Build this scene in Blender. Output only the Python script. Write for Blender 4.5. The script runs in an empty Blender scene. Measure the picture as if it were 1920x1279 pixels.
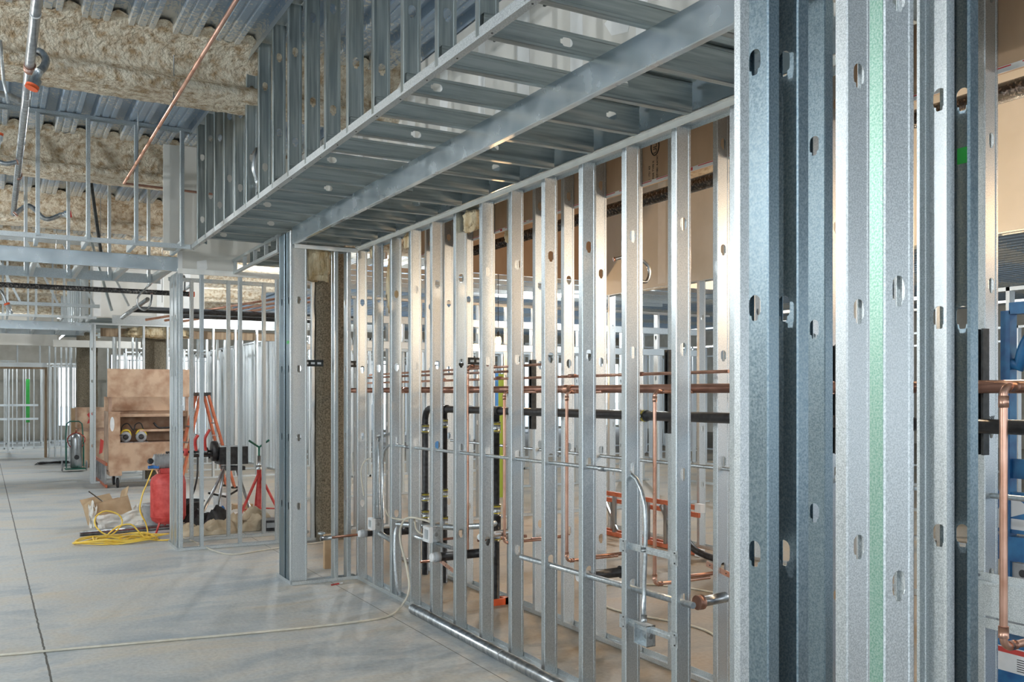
import bpy, math, random
from mathutils import Vector, Matrix, noise, geometry
random.seed(7)
S = bpy.context.scene
C = S.collection
# ------------------------------------------------------------------ camera
cam_d = bpy.data.cameras.new('camera'); cam = bpy.data.objects.new('camera', cam_d); C.objects.link(cam)
cam_d.sensor_width = 36; cam_d.lens = 1716/1920*36; cam_d.shift_y = 96.5/1920
cam_d.clip_start = .05; cam_d.clip_end = 400
cam.location = (0, 0, 1.7); cam.rotation_euler = (math.pi/2, 0, -math.radians(29.45))
S.camera = cam
# ------------------------------------------------------------------ world, exposure
W = bpy.data.worlds.new('overcast sky'); S.world = W; W.use_nodes = True
wn, wl = W.node_tree.nodes, W.node_tree.links
bg = wn['Background']
tc = wn.new('ShaderNodeTexCoord'); sx = wn.new('ShaderNodeSeparateXYZ'); wr = wn.new('ShaderNodeValToRGB')
wl.new(tc.outputs['Generated'], sx.inputs[0]); wl.new(sx.outputs['Z'], wr.inputs[0])
wr.color_ramp.elements[0].position = 0.0; wr.color_ramp.elements[0].color = (.88, .95, 1, 1)
wr.color_ramp.elements[1].position = .7; wr.color_ramp.elements[1].color = (.55, .75, 1, 1)
wl.new(wr.outputs[0], bg.inputs[0]); bg.inputs[1].default_value = 3.6
S.view_settings.view_transform = 'Standard'; S.view_settings.look = 'None'
S.view_settings.exposure = 0.02; S.view_settings.gamma = 1; S.view_settings.use_curve_mapping = False
# ------------------------------------------------------------------ materials
def mat(name, col, rough=.5, metal=0., spec=.5):
    m = bpy.data.materials.new(name); m.use_nodes = True
    p = m.node_tree.nodes['Principled BSDF']
    p.inputs['Base Color'].default_value = (*col, 1); p.inputs['Roughness'].default_value = rough
    p.inputs['Metallic'].default_value = metal; p.inputs['Specular IOR Level'].default_value = spec
    return m
def nodes(m): return m.node_tree.nodes, m.node_tree.links, m.node_tree.nodes['Principled BSDF']
def noisy(name, c1, c2, scale=20, rough=.5, metal=0., bump=0., detail=4, stretch=(1, 1, 1), r2=None, lo=.35, hi=.65, bscale=None, voro=False, objrand=False, world=False):
    m = mat(name, c1, rough, metal); n, l, p = nodes(m)
    t = n.new('ShaderNodeTexCoord'); mp = n.new('ShaderNodeMapping'); mp.inputs['Scale'].default_value = stretch
    if world:
        g = n.new('ShaderNodeNewGeometry'); l.new(g.outputs['Position'], mp.inputs[0])
    else: l.new(t.outputs['Object'], mp.inputs[0])
    if objrand:
        oi = n.new('ShaderNodeObjectInfo'); mu = n.new('ShaderNodeMath'); mu.operation = 'MULTIPLY'; mu.inputs[1].default_value = 37
        l.new(oi.outputs['Random'], mu.inputs[0]); l.new(mu.outputs[0], mp.inputs['Location'])
    if voro:
        x = n.new('ShaderNodeTexVoronoi'); out = x.outputs['Color']
    else:
        x = n.new('ShaderNodeTexNoise'); x.inputs['Detail'].default_value = detail; out = x.outputs[0]
    x.inputs['Scale'].default_value = scale
    l.new(mp.outputs[0], x.inputs['Vector'])
    r = n.new('ShaderNodeValToRGB'); r.color_ramp.elements[0].position = lo; r.color_ramp.elements[1].position = hi
    r.color_ramp.elements[0].color = (*c1, 1); r.color_ramp.elements[1].color = (*c2, 1)
    l.new(out, r.inputs[0]); l.new(r.outputs[0], p.inputs['Base Color'])
    if r2 is not None:
        mr = n.new('ShaderNodeMapRange'); mr.inputs['To Min'].default_value = rough; mr.inputs['To Max'].default_value = r2
        mr.inputs['From Min'].default_value = .3; mr.inputs['From Max'].default_value = .7
        l.new(out, mr.inputs[0]); l.new(mr.outputs[0], p.inputs['Roughness'])
    if bump:
        y = n.new('ShaderNodeTexNoise'); y.inputs['Scale'].default_value = bscale or scale; y.inputs['Detail'].default_value = 4
        l.new(mp.outputs[0], y.inputs['Vector'])
        b = n.new('ShaderNodeBump'); b.inputs['Strength'].default_value = bump; b.inputs['Distance'].default_value = .035 if bump > .9 else .01
        l.new(y.outputs[0], b.inputs['Height']); l.new(b.outputs[0], p.inputs['Normal'])
    return m
G = noisy('galvanized steel', (.47, .52, .54), (.70, .74, .755), 170, .28, .93, 0, 2, r2=.44, voro=False, objrand=True, lo=.3, hi=.7)
GN = noisy('bright spangled galvanized steel', (.50, .54, .55), (.76, .79, .80), 260, .36, .8, .06, 3, r2=.5, objrand=True, lo=.38, hi=.62)
GSHADE = noisy('shaded blue grey galvanized steel', (.16, .22, .255), (.29, .355, .39), 190, .30, .90, .03, 3, r2=.42, objrand=True, lo=.35, hi=.65)  # galvanized copy with the shade of aisle-facing webs put into its colour
GD = noisy('dull galvanized steel', (.30, .34, .34), (.46, .50, .49), 60, .30, .92, .03, 3, (1, 1, .05), r2=.46, objrand=True)
GS = noisy('shiny galvanized sheet', (.62, .69, .73), (.72, .78, .82), 6, .20, .92, .30, 3, r2=.30, bscale=2.6)
GREEN = noisy('green tinted galvanized steel', (.20, .38, .29), (.42, .56, .48), 240, .4, .7, .04, 3)
COP = noisy('copper', (.60, .31, .21), (.82, .50, .38), 8, .26, .92, 0, 4, r2=.38)
COPD = noisy('tarnished copper', (.34, .17, .12), (.50, .28, .21), 9, .3, .85, 0, 4, r2=.45)
IRON = noisy('black iron pipe', (.018, .018, .02), (.05, .05, .052), 30, .35, .2, .05)
INSU = noisy('tar wrapped pipe', (.012, .01, .009), (.25, .22, .19), 55, .25, 0, .6, lo=.5, hi=.75)
STEEL = noisy('steel pipe', (.30, .32, .34), (.55, .57, .58), 25, .28, .95, .03, stretch=(1, 1, .2))
ZINC = noisy('zinc pipe', (.50, .54, .56), (.70, .74, .76), 60, .3, .85, .02)
PVCB = noisy('black strut steel', (.02, .022, .022), (.05, .052, .05), 30, .45, .3)
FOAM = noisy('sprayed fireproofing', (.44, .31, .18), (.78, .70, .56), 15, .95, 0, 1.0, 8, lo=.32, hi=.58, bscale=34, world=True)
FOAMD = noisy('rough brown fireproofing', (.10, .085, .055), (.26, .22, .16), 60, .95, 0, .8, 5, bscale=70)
DRY = noisy('drywall', (.66, .64, .58), (.74, .72, .67), 2.5, .8, 0, 0, 3, world=True)
MUD = noisy('joint compound', (.80, .80, .78), (.86, .86, .84), 8, .8)
KRAFT = noisy('brown board backing paper', (.44, .28, .165), (.56, .38, .24), 4, .75, 0, 0, 5, stretch=(1, 1, .3), world=True)
CREAM = noisy('cream corner bead', (.84, .84, .80), (.92, .92, .88), 10, .5, .1)
TAPEW = noisy('white edge tape', (.80, .78, .75), (.85, .83, .8), 10, .6)
RED = noisy('red paint', (.50, .04, .035), (.66, .10, .09), 14, .42, 0, .03, r2=.6)
REDP = mat('red print', (.60, .06, .05), .6)
BLK = noisy('black plastic', (.012, .012, .013), (.04, .04, .042), 20, .45)
INK = mat('black ink', (.015, .014, .014), .7)
GREY = noisy('grey plastic', (.30, .31, .32), (.42, .43, .44), 12, .5)
WHITE = noisy('white plastic', (.72, .74, .75), (.82, .83, .84), 12, .5)
ORANGE = noisy('orange fibreglass', (.52, .12, .05), (.64, .20, .10), 12, .5)
ORCAP = mat('orange cap', (.80, .12, .03), .5)
TEAL = mat('teal sleeve', (.02, .35, .36), .5)
TAN = noisy('tan painted steel with rust', (.36, .20, .12), (.60, .42, .29), 5, .55, .05, .03, 6, lo=.3, hi=.6)
TAND = noisy('dark tan steel', (.34, .21, .15), (.50, .33, .24), 6, .6)
CARD = noisy('cardboard', (.42, .29, .17), (.56, .41, .26), 6, .85)
PAPER = noisy('crumpled white paper', (.70, .68, .62), (.85, .83, .78), 9, .8, 0, .8, bscale=12)
YEL = noisy('yellow hose', (.86, .55, .05), (.92, .68, .14), 8, .4)
CABLE = noisy('cream cable', (.60, .56, .45), (.70, .66, .56), 20, .5)
YB = mat('yellow band', (.75, .62, .05), .5)
BLUE = noisy('blue painted steel', (.010, .085, .24), (.025, .17, .38), 12, .4, .05, .03, 6)
LOGO = mat('light grey print', (.62, .64, .66), .6)
CLOTH = noisy('tan drop cloth', (.42, .33, .22), (.60, .50, .36), 7, .9, 0, .5, bscale=25)
WOOL = noisy('mineral wool', (.52, .36, .18), (.82, .70, .48), 14, .95, 0, 1., 6, bscale=40, stretch=(1, 1, .35))
RUBBER = mat('rubber', (.03, .03, .03), .7)
WOOD = noisy('rough lumber', (.28, .19, .12), (.42, .31, .20), 6, .8, stretch=(6, 6, .5))
GRNP = noisy('green paint', (.02, .30, .04), (.04, .38, .07), 6, .5)
GRND = noisy('dark green paint', (.01, .10, .07), (.02, .15, .10), 6, .45)
OLIVE = mat('lime green board', (.32, .42, .05), .7)
BLUEP = mat('blue strip', (.05, .22, .6), .6)
SCREW = mat('dark screw', (.10, .10, .10), .35, .8)
CONC = None
# ------------------------------------------------------------------ mesh builder
class MB:
    def __init__(s): s.v = []; s.f = []; s.sm = []
    def add(s, vs, fs, smooth=False):
        b = len(s.v); s.v += [tuple(v) for v in vs]
        s.f += [tuple(b+i for i in f) for f in fs]; s.sm += [smooth]*len(fs)
        return s
    def box(s, x0, x1, y0, y1, z0, z1, M=None):
        vs = [Vector(p) for p in ((x0,y0,z0),(x1,y0,z0),(x1,y1,z0),(x0,y1,z0),(x0,y0,z1),(x1,y0,z1),(x1,y1,z1),(x0,y1,z1))]
        if M: vs = [M @ v for v in vs]
        return s.add(vs, [(0,3,2,1),(4,5,6,7),(0,1,5,4),(1,2,6,5),(2,3,7,6),(3,0,4,7)])
    def bar(s, a, b, w, t, up=(0,0,1)):
        a, b = Vector(a), Vector(b); d = (b-a).normalized(); u = Vector(up)
        if abs(d.dot(u)) > .95: u = Vector((1,0,0))
        r = d.cross(u).normalized(); u = r.cross(d)
        vs = [p + r*sx*w/2 + u*sz*t/2 for p in (a, b) for sx, sz in ((-1,-1),(1,-1),(1,1),(-1,1))]
        return s.add(vs, [(0,3,2,1),(4,5,6,7),(0,1,5,4),(1,2,6,5),(2,3,7,6),(3,0,4,7)])
    def tube(s, pts, r, n=10, cap=True):
        pts = [Vector(p) for p in pts]; rs = r if isinstance(r, (list, tuple)) else [r]*len(pts)
        vs = []; prev = None
        for i, p in enumerate(pts):
            d = (pts[min(i+1, len(pts)-1)] - pts[max(i-1, 0)]).normalized()
            if prev is None:
                u = Vector((0,0,1)) if abs(d.z) < .9 else Vector((1,0,0))
            else: u = prev
            a = d.cross(u)
            if a.length < 1e-5: a = d.orthogonal()
            a.normalize(); u = a.cross(d).normalized(); prev = u
            for k in range(n):
                t = 2*math.pi*k/n; vs.append(p + (a*math.cos(t) + u*math.sin(t))*rs[i])
        fs = [(i*n+k, i*n+(k+1) % n, (i+1)*n+(k+1) % n, (i+1)*n+k) for i in range(len(pts)-1) for k in range(n)]
        s.add(vs, fs, True)
        if cap:
            b = len(s.v)-len(vs)
            s.f += [tuple(b+k for k in range(n)), tuple(b+(len(pts)-1)*n+k for k in reversed(range(n)))]; s.sm += [False, False]
        return s
    def lathe(s, c, prof, n=24, axis=(0,0,1)):
        c = Vector(c); ax = Vector(axis).normalized()
        return s.tube([c + ax*z + ax*i*1e-6 for i, (r, z) in enumerate(prof)], [max(r, 1e-4) for r, z in prof], n) if False else s._lathe(c, prof, n, ax)
    def _lathe(s, c, prof, n, ax):
        a = ax.orthogonal().normalized(); b = ax.cross(a); vs = []
        for r, z in prof:
            for k in range(n):
                t = 2*math.pi*k/n; vs.append(c + ax*z + (a*math.cos(t)+b*math.sin(t))*r)
        m = len(prof)
        fs = [(i*n+k, i*n+(k+1) % n, (i+1)*n+(k+1) % n, (i+1)*n+k) for i in range(m-1) for k in range(n)]
        s.add(vs, fs, True); q = len(s.v)-len(vs)
        s.f += [tuple(q+k for k in reversed(range(n))), tuple(q+(m-1)*n+k for k in range(n))]; s.sm += [False, False]
        return s
    def prism(s, poly, o, ux, uy, n, th):
        o, ux, uy, n = map(Vector, (o, ux, uy, n)); k = len(poly)
        v = [o+ux*x+uy*y for x, y in poly]; v2 = [p+n*th for p in v]
        return s.add(v+v2, [tuple(range(k)), tuple(k+i for i in reversed(range(k)))] + [(i, i+k, (i+1) % k+k, (i+1) % k) for i in range(k)])
    def mesh(s, name):
        m = bpy.data.meshes.new(name); m.from_pydata(s.v, [], s.f); m.validate()
        if len(m.polygons) == len(s.sm): m.polygons.foreach_set('use_smooth', s.sm)
        m.update(); return m
    def obj(s, name, m, parent=None, loc=None):
        me = s.mesh(name); me.materials.append(m)
        o = bpy.data.objects.new(name, me); C.objects.link(o)
        if parent is not None: o.parent = parent
        if loc: o.location = loc
        return o
def bezier(pts, n=8):
    P = [Vector(p) for p in pts]; out = []
    for i in range(len(P)-1):
        p0, p1, p2, p3 = P[max(i-1, 0)], P[i], P[i+1], P[min(i+2, len(P)-1)]
        for k in range(n):
            t = k/n; out.append(.5*((2*p1)+(p2-p0)*t+(2*p0-5*p1+4*p2-p3)*t*t+(3*p1-p0-3*p2+p3)*t**3))
    return out + [P[-1]]
def arc(c, r, a0, a1, u, v, n=8):
    c, u, v = Vector(c), Vector(u), Vector(v)
    return [c + (u*math.cos(a0+(a1-a0)*i/n) + v*math.sin(a0+(a1-a0)*i/n))*r for i in range(n+1)]
def tag(o, label, cat, group=None, kind=None):
    o['label'] = label; o['category'] = cat
    if group: o['group'] = group
    if kind: o['kind'] = kind
    return o
def struct(o): o['kind'] = 'structure'; return o
def empty(name, loc, label, cat, group=None, rz=0):
    o = bpy.data.objects.new(name, None); C.objects.link(o); o.location = loc; o.rotation_euler = (0, 0, rz)
    o.empty_display_size = .1
    return tag(o, label, cat, group)
def dup(r, loc=None, label=None, rz=None):
    c = r.copy(); C.objects.link(c)
    if loc is not None: c.location = loc
    if rz is not None: c.rotation_euler = (0, 0, rz)
    if label: c['label'] = label
    for ch in list(r.children):
        k = ch.copy(); C.objects.link(k); k.parent = c
        for g in list(ch.children):
            q = g.copy(); C.objects.link(q); q.parent = k
    return c
ORD = ['first', 'second', 'third', 'fourth', 'fifth', 'sixth', 'seventh', 'eighth', 'ninth', 'tenth', 'eleventh', 'twelfth', 'thirteenth',
       'fourteenth', 'fifteenth', 'sixteenth', 'seventeenth', 'eighteenth', 'nineteenth', 'twentieth', 'twenty-first', 'twenty-second',
       'twenty-third', 'twenty-fourth', 'twenty-fifth', 'twenty-sixth', 'twenty-seventh', 'twenty-eighth', 'twenty-ninth', 'thirtieth']
# ------------------------------------------------------------------ cold-formed steel members
def hole_pts(cz, cx=0.):
    r = .0195; top = cz+.032-r; nb = cz-.032; p = []
    for i in range(9):
        a = math.pi*i/8; p.append((cx+r*math.cos(a), top+r*math.sin(a)))
    p += [(cx-r, nb+.022), (cx-.017, nb+.014), (cx-.011, nb+.012), (cx-.010, nb+.003), (cx-.007, nb), (cx+.007, nb), (cx+.010, nb+.003), (cx+.011, nb+.012), (cx+.017, nb+.014), (cx+r, nb+.022)]
    return p
_cache = {}
def member(h, w=.092, f=.036, lip=.009, holes=(), m=None, ribs=True, t=.0014):
    key = (round(h, 3), w, f, lip, tuple(holes), m.name, ribs)
    if key in _cache: return _cache[key]
    b = MB(); hw = w/2; c = hw-.019 if ribs else hw-.004
    left = [(-hw+.003, 0)]
    if ribs: left += [(-hw+.014, 0), (-hw+.0165, .0022), (-c, .0022)]
    yc = .0022 if ribs else 0
    left = ([(-hw+lip, f)] if lip else []) + [(-hw, f), (-hw, .003)] + left
    if not ribs: left += [(-c, 0)]
    zs = [0]
    for z in holes:
        if .07 < z < h-.07: zs += [z-.05, z+.05]
    zs.append(h)
    for side in (1, -1):
        pr = [(x*side, y) for x, y in left]
        vs = [(x, y, z) for z in zs for x, y in pr]; k = len(pr)
        fs = [(j*k+i, j*k+i+1, (j+1)*k+i+1, (j+1)*k+i) for j in range(len(zs)-1) for i in range(k-1)]
        if side < 0: fs = [tuple(reversed(q)) for q in fs]
        b.add(vs, fs)
    i = 0
    while i < len(zs)-1:
        z0, z1 = zs[i], zs[i+1]
        if i % 2 == 0:
            b.add([(-c, yc, z0), (c, yc, z0), (c, yc, z1), (-c, yc, z1)], [(0, 1, 2, 3)])
        else:
            outer = [Vector((x, z, 0)) for x, z in ((-c, z0), (c, z0), (c, z1), (-c, z1))]
            hp = [Vector((x, z, 0)) for x, z in hole_pts((z0+z1)/2)]
            al = outer+hp; tr = geometry.tessellate_polygon([outer, hp])
            fs = []
            for q in tr:
                a_, b_, c_ = (al[k] for k in q)
                fs.append(tuple(q) if (b_-a_).cross(c_-a_).z > 0 else tuple(reversed(q)))
            b.add([(p.x, yc, p.y) for p in al], fs)
        i += 1
    me = b.mesh('steel_member'); me.materials.append(m)
    o = bpy.data.objects.new('tmp', me)
    import bmesh
    bm = bmesh.new(); bm.from_mesh(me); bmesh.ops.remove_doubles(bm, verts=bm.verts, dist=.0001)
    bmesh.ops.recalc_face_normals(bm, faces=bm.faces); bm.to_mesh(me); bm.free()
    bpy.data.objects.remove(o)
    o = bpy.data.objects.new('tmp', me); C.objects.link(o)
    md = o.modifiers.new('s', 'SOLIDIFY'); md.thickness = t; md.offset = 0
    ev = o.evaluated_get(bpy.context.evaluated_depsgraph_get())
    me2 = bpy.data.meshes.new_from_object(ev); me2.name = 'steel_member'
    bpy.data.objects.remove(o)
    _cache[key] = me2
    return me2
AX = {'X': Vector((1,0,0)), 'Y': Vector((0,1,0)), 'Z': Vector((0,0,1)), '-X': Vector((-1,0,0)), '-Y': Vector((0,-1,0)), '-Z': Vector((0,0,-1))}
def place(me, name, loc, zdir='Z', ydir='Y', parent=None):
    z, y = AX[zdir], AX[ydir]; x = y.cross(z)
    M = Matrix(((x.x, y.x, z.x), (x.y, y.y, z.y), (x.z, y.z, z.z)))
    o = bpy.data.objects.new(name, me); C.objects.link(o); o.location = loc; o.rotation_euler = M.to_euler()
    if parent is not None: o.parent = parent
    return o
H4 = (.69, 1.30, 1.91, 2.52); H6 = H4+(3.13, 3.74)
def stud(x, y, h, label, group, z=0, ydir='Y', holes=H4, m=None, w=.092, f=.036, name='steel_stud'):
    o = place(member(h, w, f, .009, tuple(q-z for q in holes), m or G), name, (x, y, z), 'Z', ydir)
    return tag(o, label, 'stud', group)
def track(loc, L, zdir, ydir, label, w=.096, f=.032, m=None, group=None, name='steel_track', cat='track'):
    o = place(member(L, w, f, 0, (), m or G, False), name, loc, zdir, ydir)
    return tag(o, label, cat, group)
def run(n, fn, words, group, **k):
    for i in range(n):
        x, y = fn(i); stud(x, y, label=words % ORD[i], group=group, **k)

# ================================================================== STRUCTURE
def floor_mat():
    m = mat('concrete slab', (.5, .5, .5), .6); n, l, p = nodes(m)
    g = n.new('ShaderNodeNewGeometry'); sp = n.new('ShaderNodeSeparateXYZ'); l.new(g.outputs['Position'], sp.inputs[0])
    mp = n.new('ShaderNodeMapping'); mp.inputs['Scale'].default_value = (.6, 1.3, 1); l.new(g.outputs['Position'], mp.inputs[0])
    a = n.new('ShaderNodeTexNoise'); a.inputs['Scale'].default_value = 1.4; a.inputs['Detail'].default_value = 8; a.inputs['Roughness'].default_value = .65; a.inputs['Distortion'].default_value = .6
    l.new(mp.outputs[0], a.inputs['Vector'])
    r = n.new('ShaderNodeValToRGB'); e = r.color_ramp.elements
    e[0].position = .33; e[0].color = (.38, .43, .46, 1); e[1].position = .70; e[1].color = (.63, .56, .45, 1)
    q = e.new(.5); q.color = (.57, .575, .55, 1)
    l.new(a.outputs[0], r.inputs[0])
    b = n.new('ShaderNodeTexNoise'); b.inputs['Scale'].default_value = 34; b.inputs['Detail'].default_value = 6
    l.new(g.outputs['Position'], b.inputs['Vector'])
    r2 = n.new('ShaderNodeValToRGB'); r2.color_ramp.elements[0].position = .3; r2.color_ramp.elements[0].color = (.80, .80, .80, 1)
    r2.color_ramp.elements[1].position = .6; r2.color_ramp.elements[1].color = (1, 1, 1, 1)
    l.new(b.outputs[0], r2.inputs[0])
    mx = n.new('ShaderNodeMixRGB'); mx.blend_type = 'MULTIPLY'; mx.inputs[0].default_value = .8
    l.new(r.outputs[0], mx.inputs[1]); l.new(r2.outputs[0], mx.inputs[2])
    # brown tint inside the chase and the rooms behind it
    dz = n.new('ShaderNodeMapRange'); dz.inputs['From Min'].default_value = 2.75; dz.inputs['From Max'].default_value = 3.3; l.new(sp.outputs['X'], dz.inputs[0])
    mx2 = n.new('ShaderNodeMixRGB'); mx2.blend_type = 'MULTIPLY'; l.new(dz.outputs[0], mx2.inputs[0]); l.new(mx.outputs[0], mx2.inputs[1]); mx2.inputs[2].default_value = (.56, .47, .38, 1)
    # saw-cut joint: X = .35 - .0101 Y
    w = n.new('ShaderNodeTexNoise'); w.inputs['Scale'].default_value = 12; w.inputs['Detail'].default_value = 5; l.new(g.outputs['Position'], w.inputs['Vector'])
    wm = n.new('ShaderNodeMath'); wm.operation = 'MULTIPLY_ADD'; wm.inputs[1].default_value = .016; wm.inputs[2].default_value = -.358; l.new(w.outputs[0], wm.inputs[0])
    y1 = n.new('ShaderNodeMath'); y1.operation = 'MULTIPLY_ADD'; y1.inputs[1].default_value = .0101; l.new(sp.outputs['Y'], y1.inputs[0]); l.new(wm.outputs[0], y1.inputs[2])
    s1 = n.new('ShaderNodeMath'); l.new(sp.outputs['X'], s1.inputs[0]); l.new(y1.outputs[0], s1.inputs[1])
    ab = n.new('ShaderNodeMath'); ab.operation = 'ABSOLUTE'; l.new(s1.outputs[0], ab.inputs[0])
    lt = n.new('ShaderNodeMath'); lt.operation = 'LESS_THAN'; lt.inputs[1].default_value = .0065; l.new(ab.outputs[0], lt.inputs[0])
    x2 = n.new('ShaderNodeMath'); x2.inputs[1].default_value = -2.62; l.new(sp.outputs['X'], x2.inputs[0])
    a2 = n.new('ShaderNodeMath'); a2.operation = 'ABSOLUTE'; l.new(x2.outputs[0], a2.inputs[0])
    l2 = n.new('ShaderNodeMath'); l2.operation = 'LESS_THAN'; l2.inputs[1].default_value = .003; l.new(a2.outputs[0], l2.inputs[0])
    ma = n.new('ShaderNodeMath'); ma.operation = 'MAXIMUM'; l.new(lt.outputs[0], ma.inputs[0]); l.new(l2.outputs[0], ma.inputs[1])
    mx3 = n.new('ShaderNodeMixRGB'); l.new(ma.outputs[0], mx3.inputs[0]); l.new(mx2.outputs[0], mx3.inputs[1]); mx3.inputs[2].default_value = (.10, .095, .08, 1)
    l.new(mx3.outputs[0], p.inputs['Base Color'])
    bp = n.new('ShaderNodeBump'); bp.inputs['Strength'].default_value = .25; bp.inputs['Distance'].default_value = .01; l.new(b.outputs[0], bp.inputs['Height']); l.new(bp.outputs[0], p.inputs['Normal'])
    return m
X0, X1, Y0, Y1 = -9, 27, -7, 37
struct(MB().box(X0, X1, Y0, Y1, -.2, 0).obj('floor', floor_mat()))
struct(MB().box(-120, 150, -120, 160, -.9, -.5).obj('ground', noisy('pale gravel yard', (.42, .41, .38), (.56, .55, .52), .8, .9)))
DECKZ = 4.36
def deck_mat():
    m = mat('blue grey steel deck', (.16, .21, .27), .38, .55); n, l, p = nodes(m)
    g = n.new('ShaderNodeNewGeometry'); sp = n.new('ShaderNodeSeparateXYZ'); l.new(g.outputs['Position'], sp.inputs[0])
    # fireproofing overspray flecks around every beam (beams every 3.3 m from Y 7.45)
    ad = n.new('ShaderNodeMath'); ad.inputs[1].default_value = -7.45+1.65; l.new(sp.outputs['Y'], ad.inputs[0])
    md = n.new('ShaderNodeMath'); md.operation = 'FLOORED_MODULO'; md.inputs[1].default_value = 3.3; l.new(ad.outputs[0], md.inputs[0])
    su = n.new('ShaderNodeMath'); su.inputs[1].default_value = -1.65; l.new(md.outputs[0], su.inputs[0])
    ab = n.new('ShaderNodeMath'); ab.operation = 'ABSOLUTE'; l.new(su.outputs[0], ab.inputs[0])
    mr = n.new('ShaderNodeMapRange'); mr.inputs['From Min'].default_value = .25; mr.inputs['From Max'].default_value = 1.0; mr.inputs['To Min'].default_value = .40; mr.inputs['To Max'].default_value = .60; l.new(ab.outputs[0], mr.inputs[0])
    t = n.new('ShaderNodeTexNoise'); t.inputs['Scale'].default_value = 34; t.inputs['Detail'].default_value = 5; t.inputs['Roughness'].default_value = .7; l.new(g.outputs['Position'], t.inputs['Vector'])
    t2 = n.new('ShaderNodeTexNoise'); t2.inputs['Scale'].default_value = 2.2; l.new(g.outputs['Position'], t2.inputs['Vector'])
    m2 = n.new('ShaderNodeMath'); m2.operation = 'MULTIPLY_ADD'; m2.inputs[1].default_value = .35; m2.inputs[2].default_value = -.175; l.new(t2.outputs[0], m2.inputs[0])
    a3 = n.new('ShaderNodeMath'); l.new(t.outputs[0], a3.inputs[0]); l.new(m2.outputs[0], a3.inputs[1])
    gt = n.new('ShaderNodeMath'); gt.operation = 'GREATER_THAN'; l.new(a3.outputs[0], gt.inputs[0]); l.new(mr.outputs[0], gt.inputs[1])
    mx = n.new('ShaderNodeMixRGB'); l.new(gt.outputs[0], mx.inputs[0]); mx.inputs[1].default_value = (.34, .43, .53, 1); mx.inputs[2].default_value = (.62, .60, .54, 1)
    l.new(mx.outputs[0], p.inputs['Base Color'])
    iv = n.new('ShaderNodeMath'); iv.operation = 'MULTIPLY_ADD'; iv.inputs[1].default_value = -.5; iv.inputs[2].default_value = .5; l.new(gt.outputs[0], iv.inputs[0]); l.new(iv.outputs[0], p.inputs['Metallic'])
    return m
def deck():
    b = MB(); pitch = .305; z0, z1 = DECKZ, DECKZ+.076
    prof = [(0, z1), (.055, z1), (.08, z0), (.115, z0), (.122, z0+.009), (.134, z0+.009), (.141, z0), (.192, z0), (.20, z0+.009), (.212, z0+.009), (.22, z0), (.255, z0), (.28, z1)]
    x = X0; pts = []
    while x < X1:
        pts += [(x+a, c) for a, c in prof]; x += pitch
    vs = [(a, y, c) for a, c in pts for y in (Y0, Y1)]
    fs = [(2*i, 2*i+1, 2*i+3, 2*i+2) for i in range(len(pts)-1)]
    b.add(vs, fs)
    o = b.obj('ceiling', deck_mat()); struct(o)
    struct(MB().box(X0, X1, Y0, Y1, z1+.01, z1+.2).obj('roof', GREY))
deck()
def beam(Y, xa, xb, n):
    # profile around the sprayed I-beam, (dy, z)
    prof = [(-.42, DECKZ-.005), (-.30, DECKZ-.02), (-.20, DECKZ-.06), (-.13, DECKZ-.12), (-.10, DECKZ-.19), (-.11, DECKZ-.24), (-.16, DECKZ-.275), (-.23, DECKZ-.295), (-.245, DECKZ-.325), (-.235, DECKZ-.36), (-.20, DECKZ-.38), (-.1, DECKZ-.385), (0, DECKZ-.385)]
    prof += [(-a, z) for a, z in reversed(prof[:-1])]
    b = MB(); m = int((xb-xa)/.035); k = len(prof); vs = []
    for i in range(m+1):
        x = xa+(xb-xa)*i/m
        sc = .5+.5*math.cos(2*math.pi*(x-X0-.165)/.305)
        for j, (dy, z) in enumerate(prof):
            e = min(j, k-1-j)
            q = noise.noise(Vector((x*3, dy*9+Y, z*9)))*.010 + noise.noise(Vector((x*26, dy*34+Y, z*34)))*.014
            zz = z+q*.7; yy = dy*(1+q*2.2)
            if e < 2: yy *= 1-.22*sc+.1*noise.noise(Vector((x*3, Y, 0))); zz = min(DECKZ+.07*(1-sc)*(e == 0), zz + .06*(1-sc)*(e == 0))
            vs.append((x, Y+yy, zz))
    fs = [(i*k+j, i*k+j+1, (i+1)*k+j+1, (i+1)*k+j) for i in range(m) for j in range(k-1)]
    b.add(vs, fs, True)
    o = b.obj('foam_coated_beam', FOAM)
    return tag(o, 'roof beam thickly coated in tan sprayed fireproofing, %s one back from the camera' % n, 'beam', 'fireproofed roof beams')
for i in range(8):
    beam(7.45+3.3*i, -6, 14 if i < 3 else 6, ['nearest', 'second', 'third', 'fourth', 'fifth', 'sixth', 'seventh', 'eighth'][i])
# ================================================================== FRONT PLUMBING WALL (X = 2.87) AND BACK ROW (X = 3.60)
YF = 3.466; SP = .4065; NF = 12
for i in range(-2, NF):
    k = NF-1-i
    stud(2.916, YF+SP*i, 3.0, 'galvanized stud of the front plumbing wall, %s from the far corner' % ORD[k], 'studs of the front plumbing wall', m=G)
track((2.916, 2.55, .0), 5.51, 'Y', 'Z', 'galvanized floor track under the studs of the front plumbing wall', m=GN)
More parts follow.
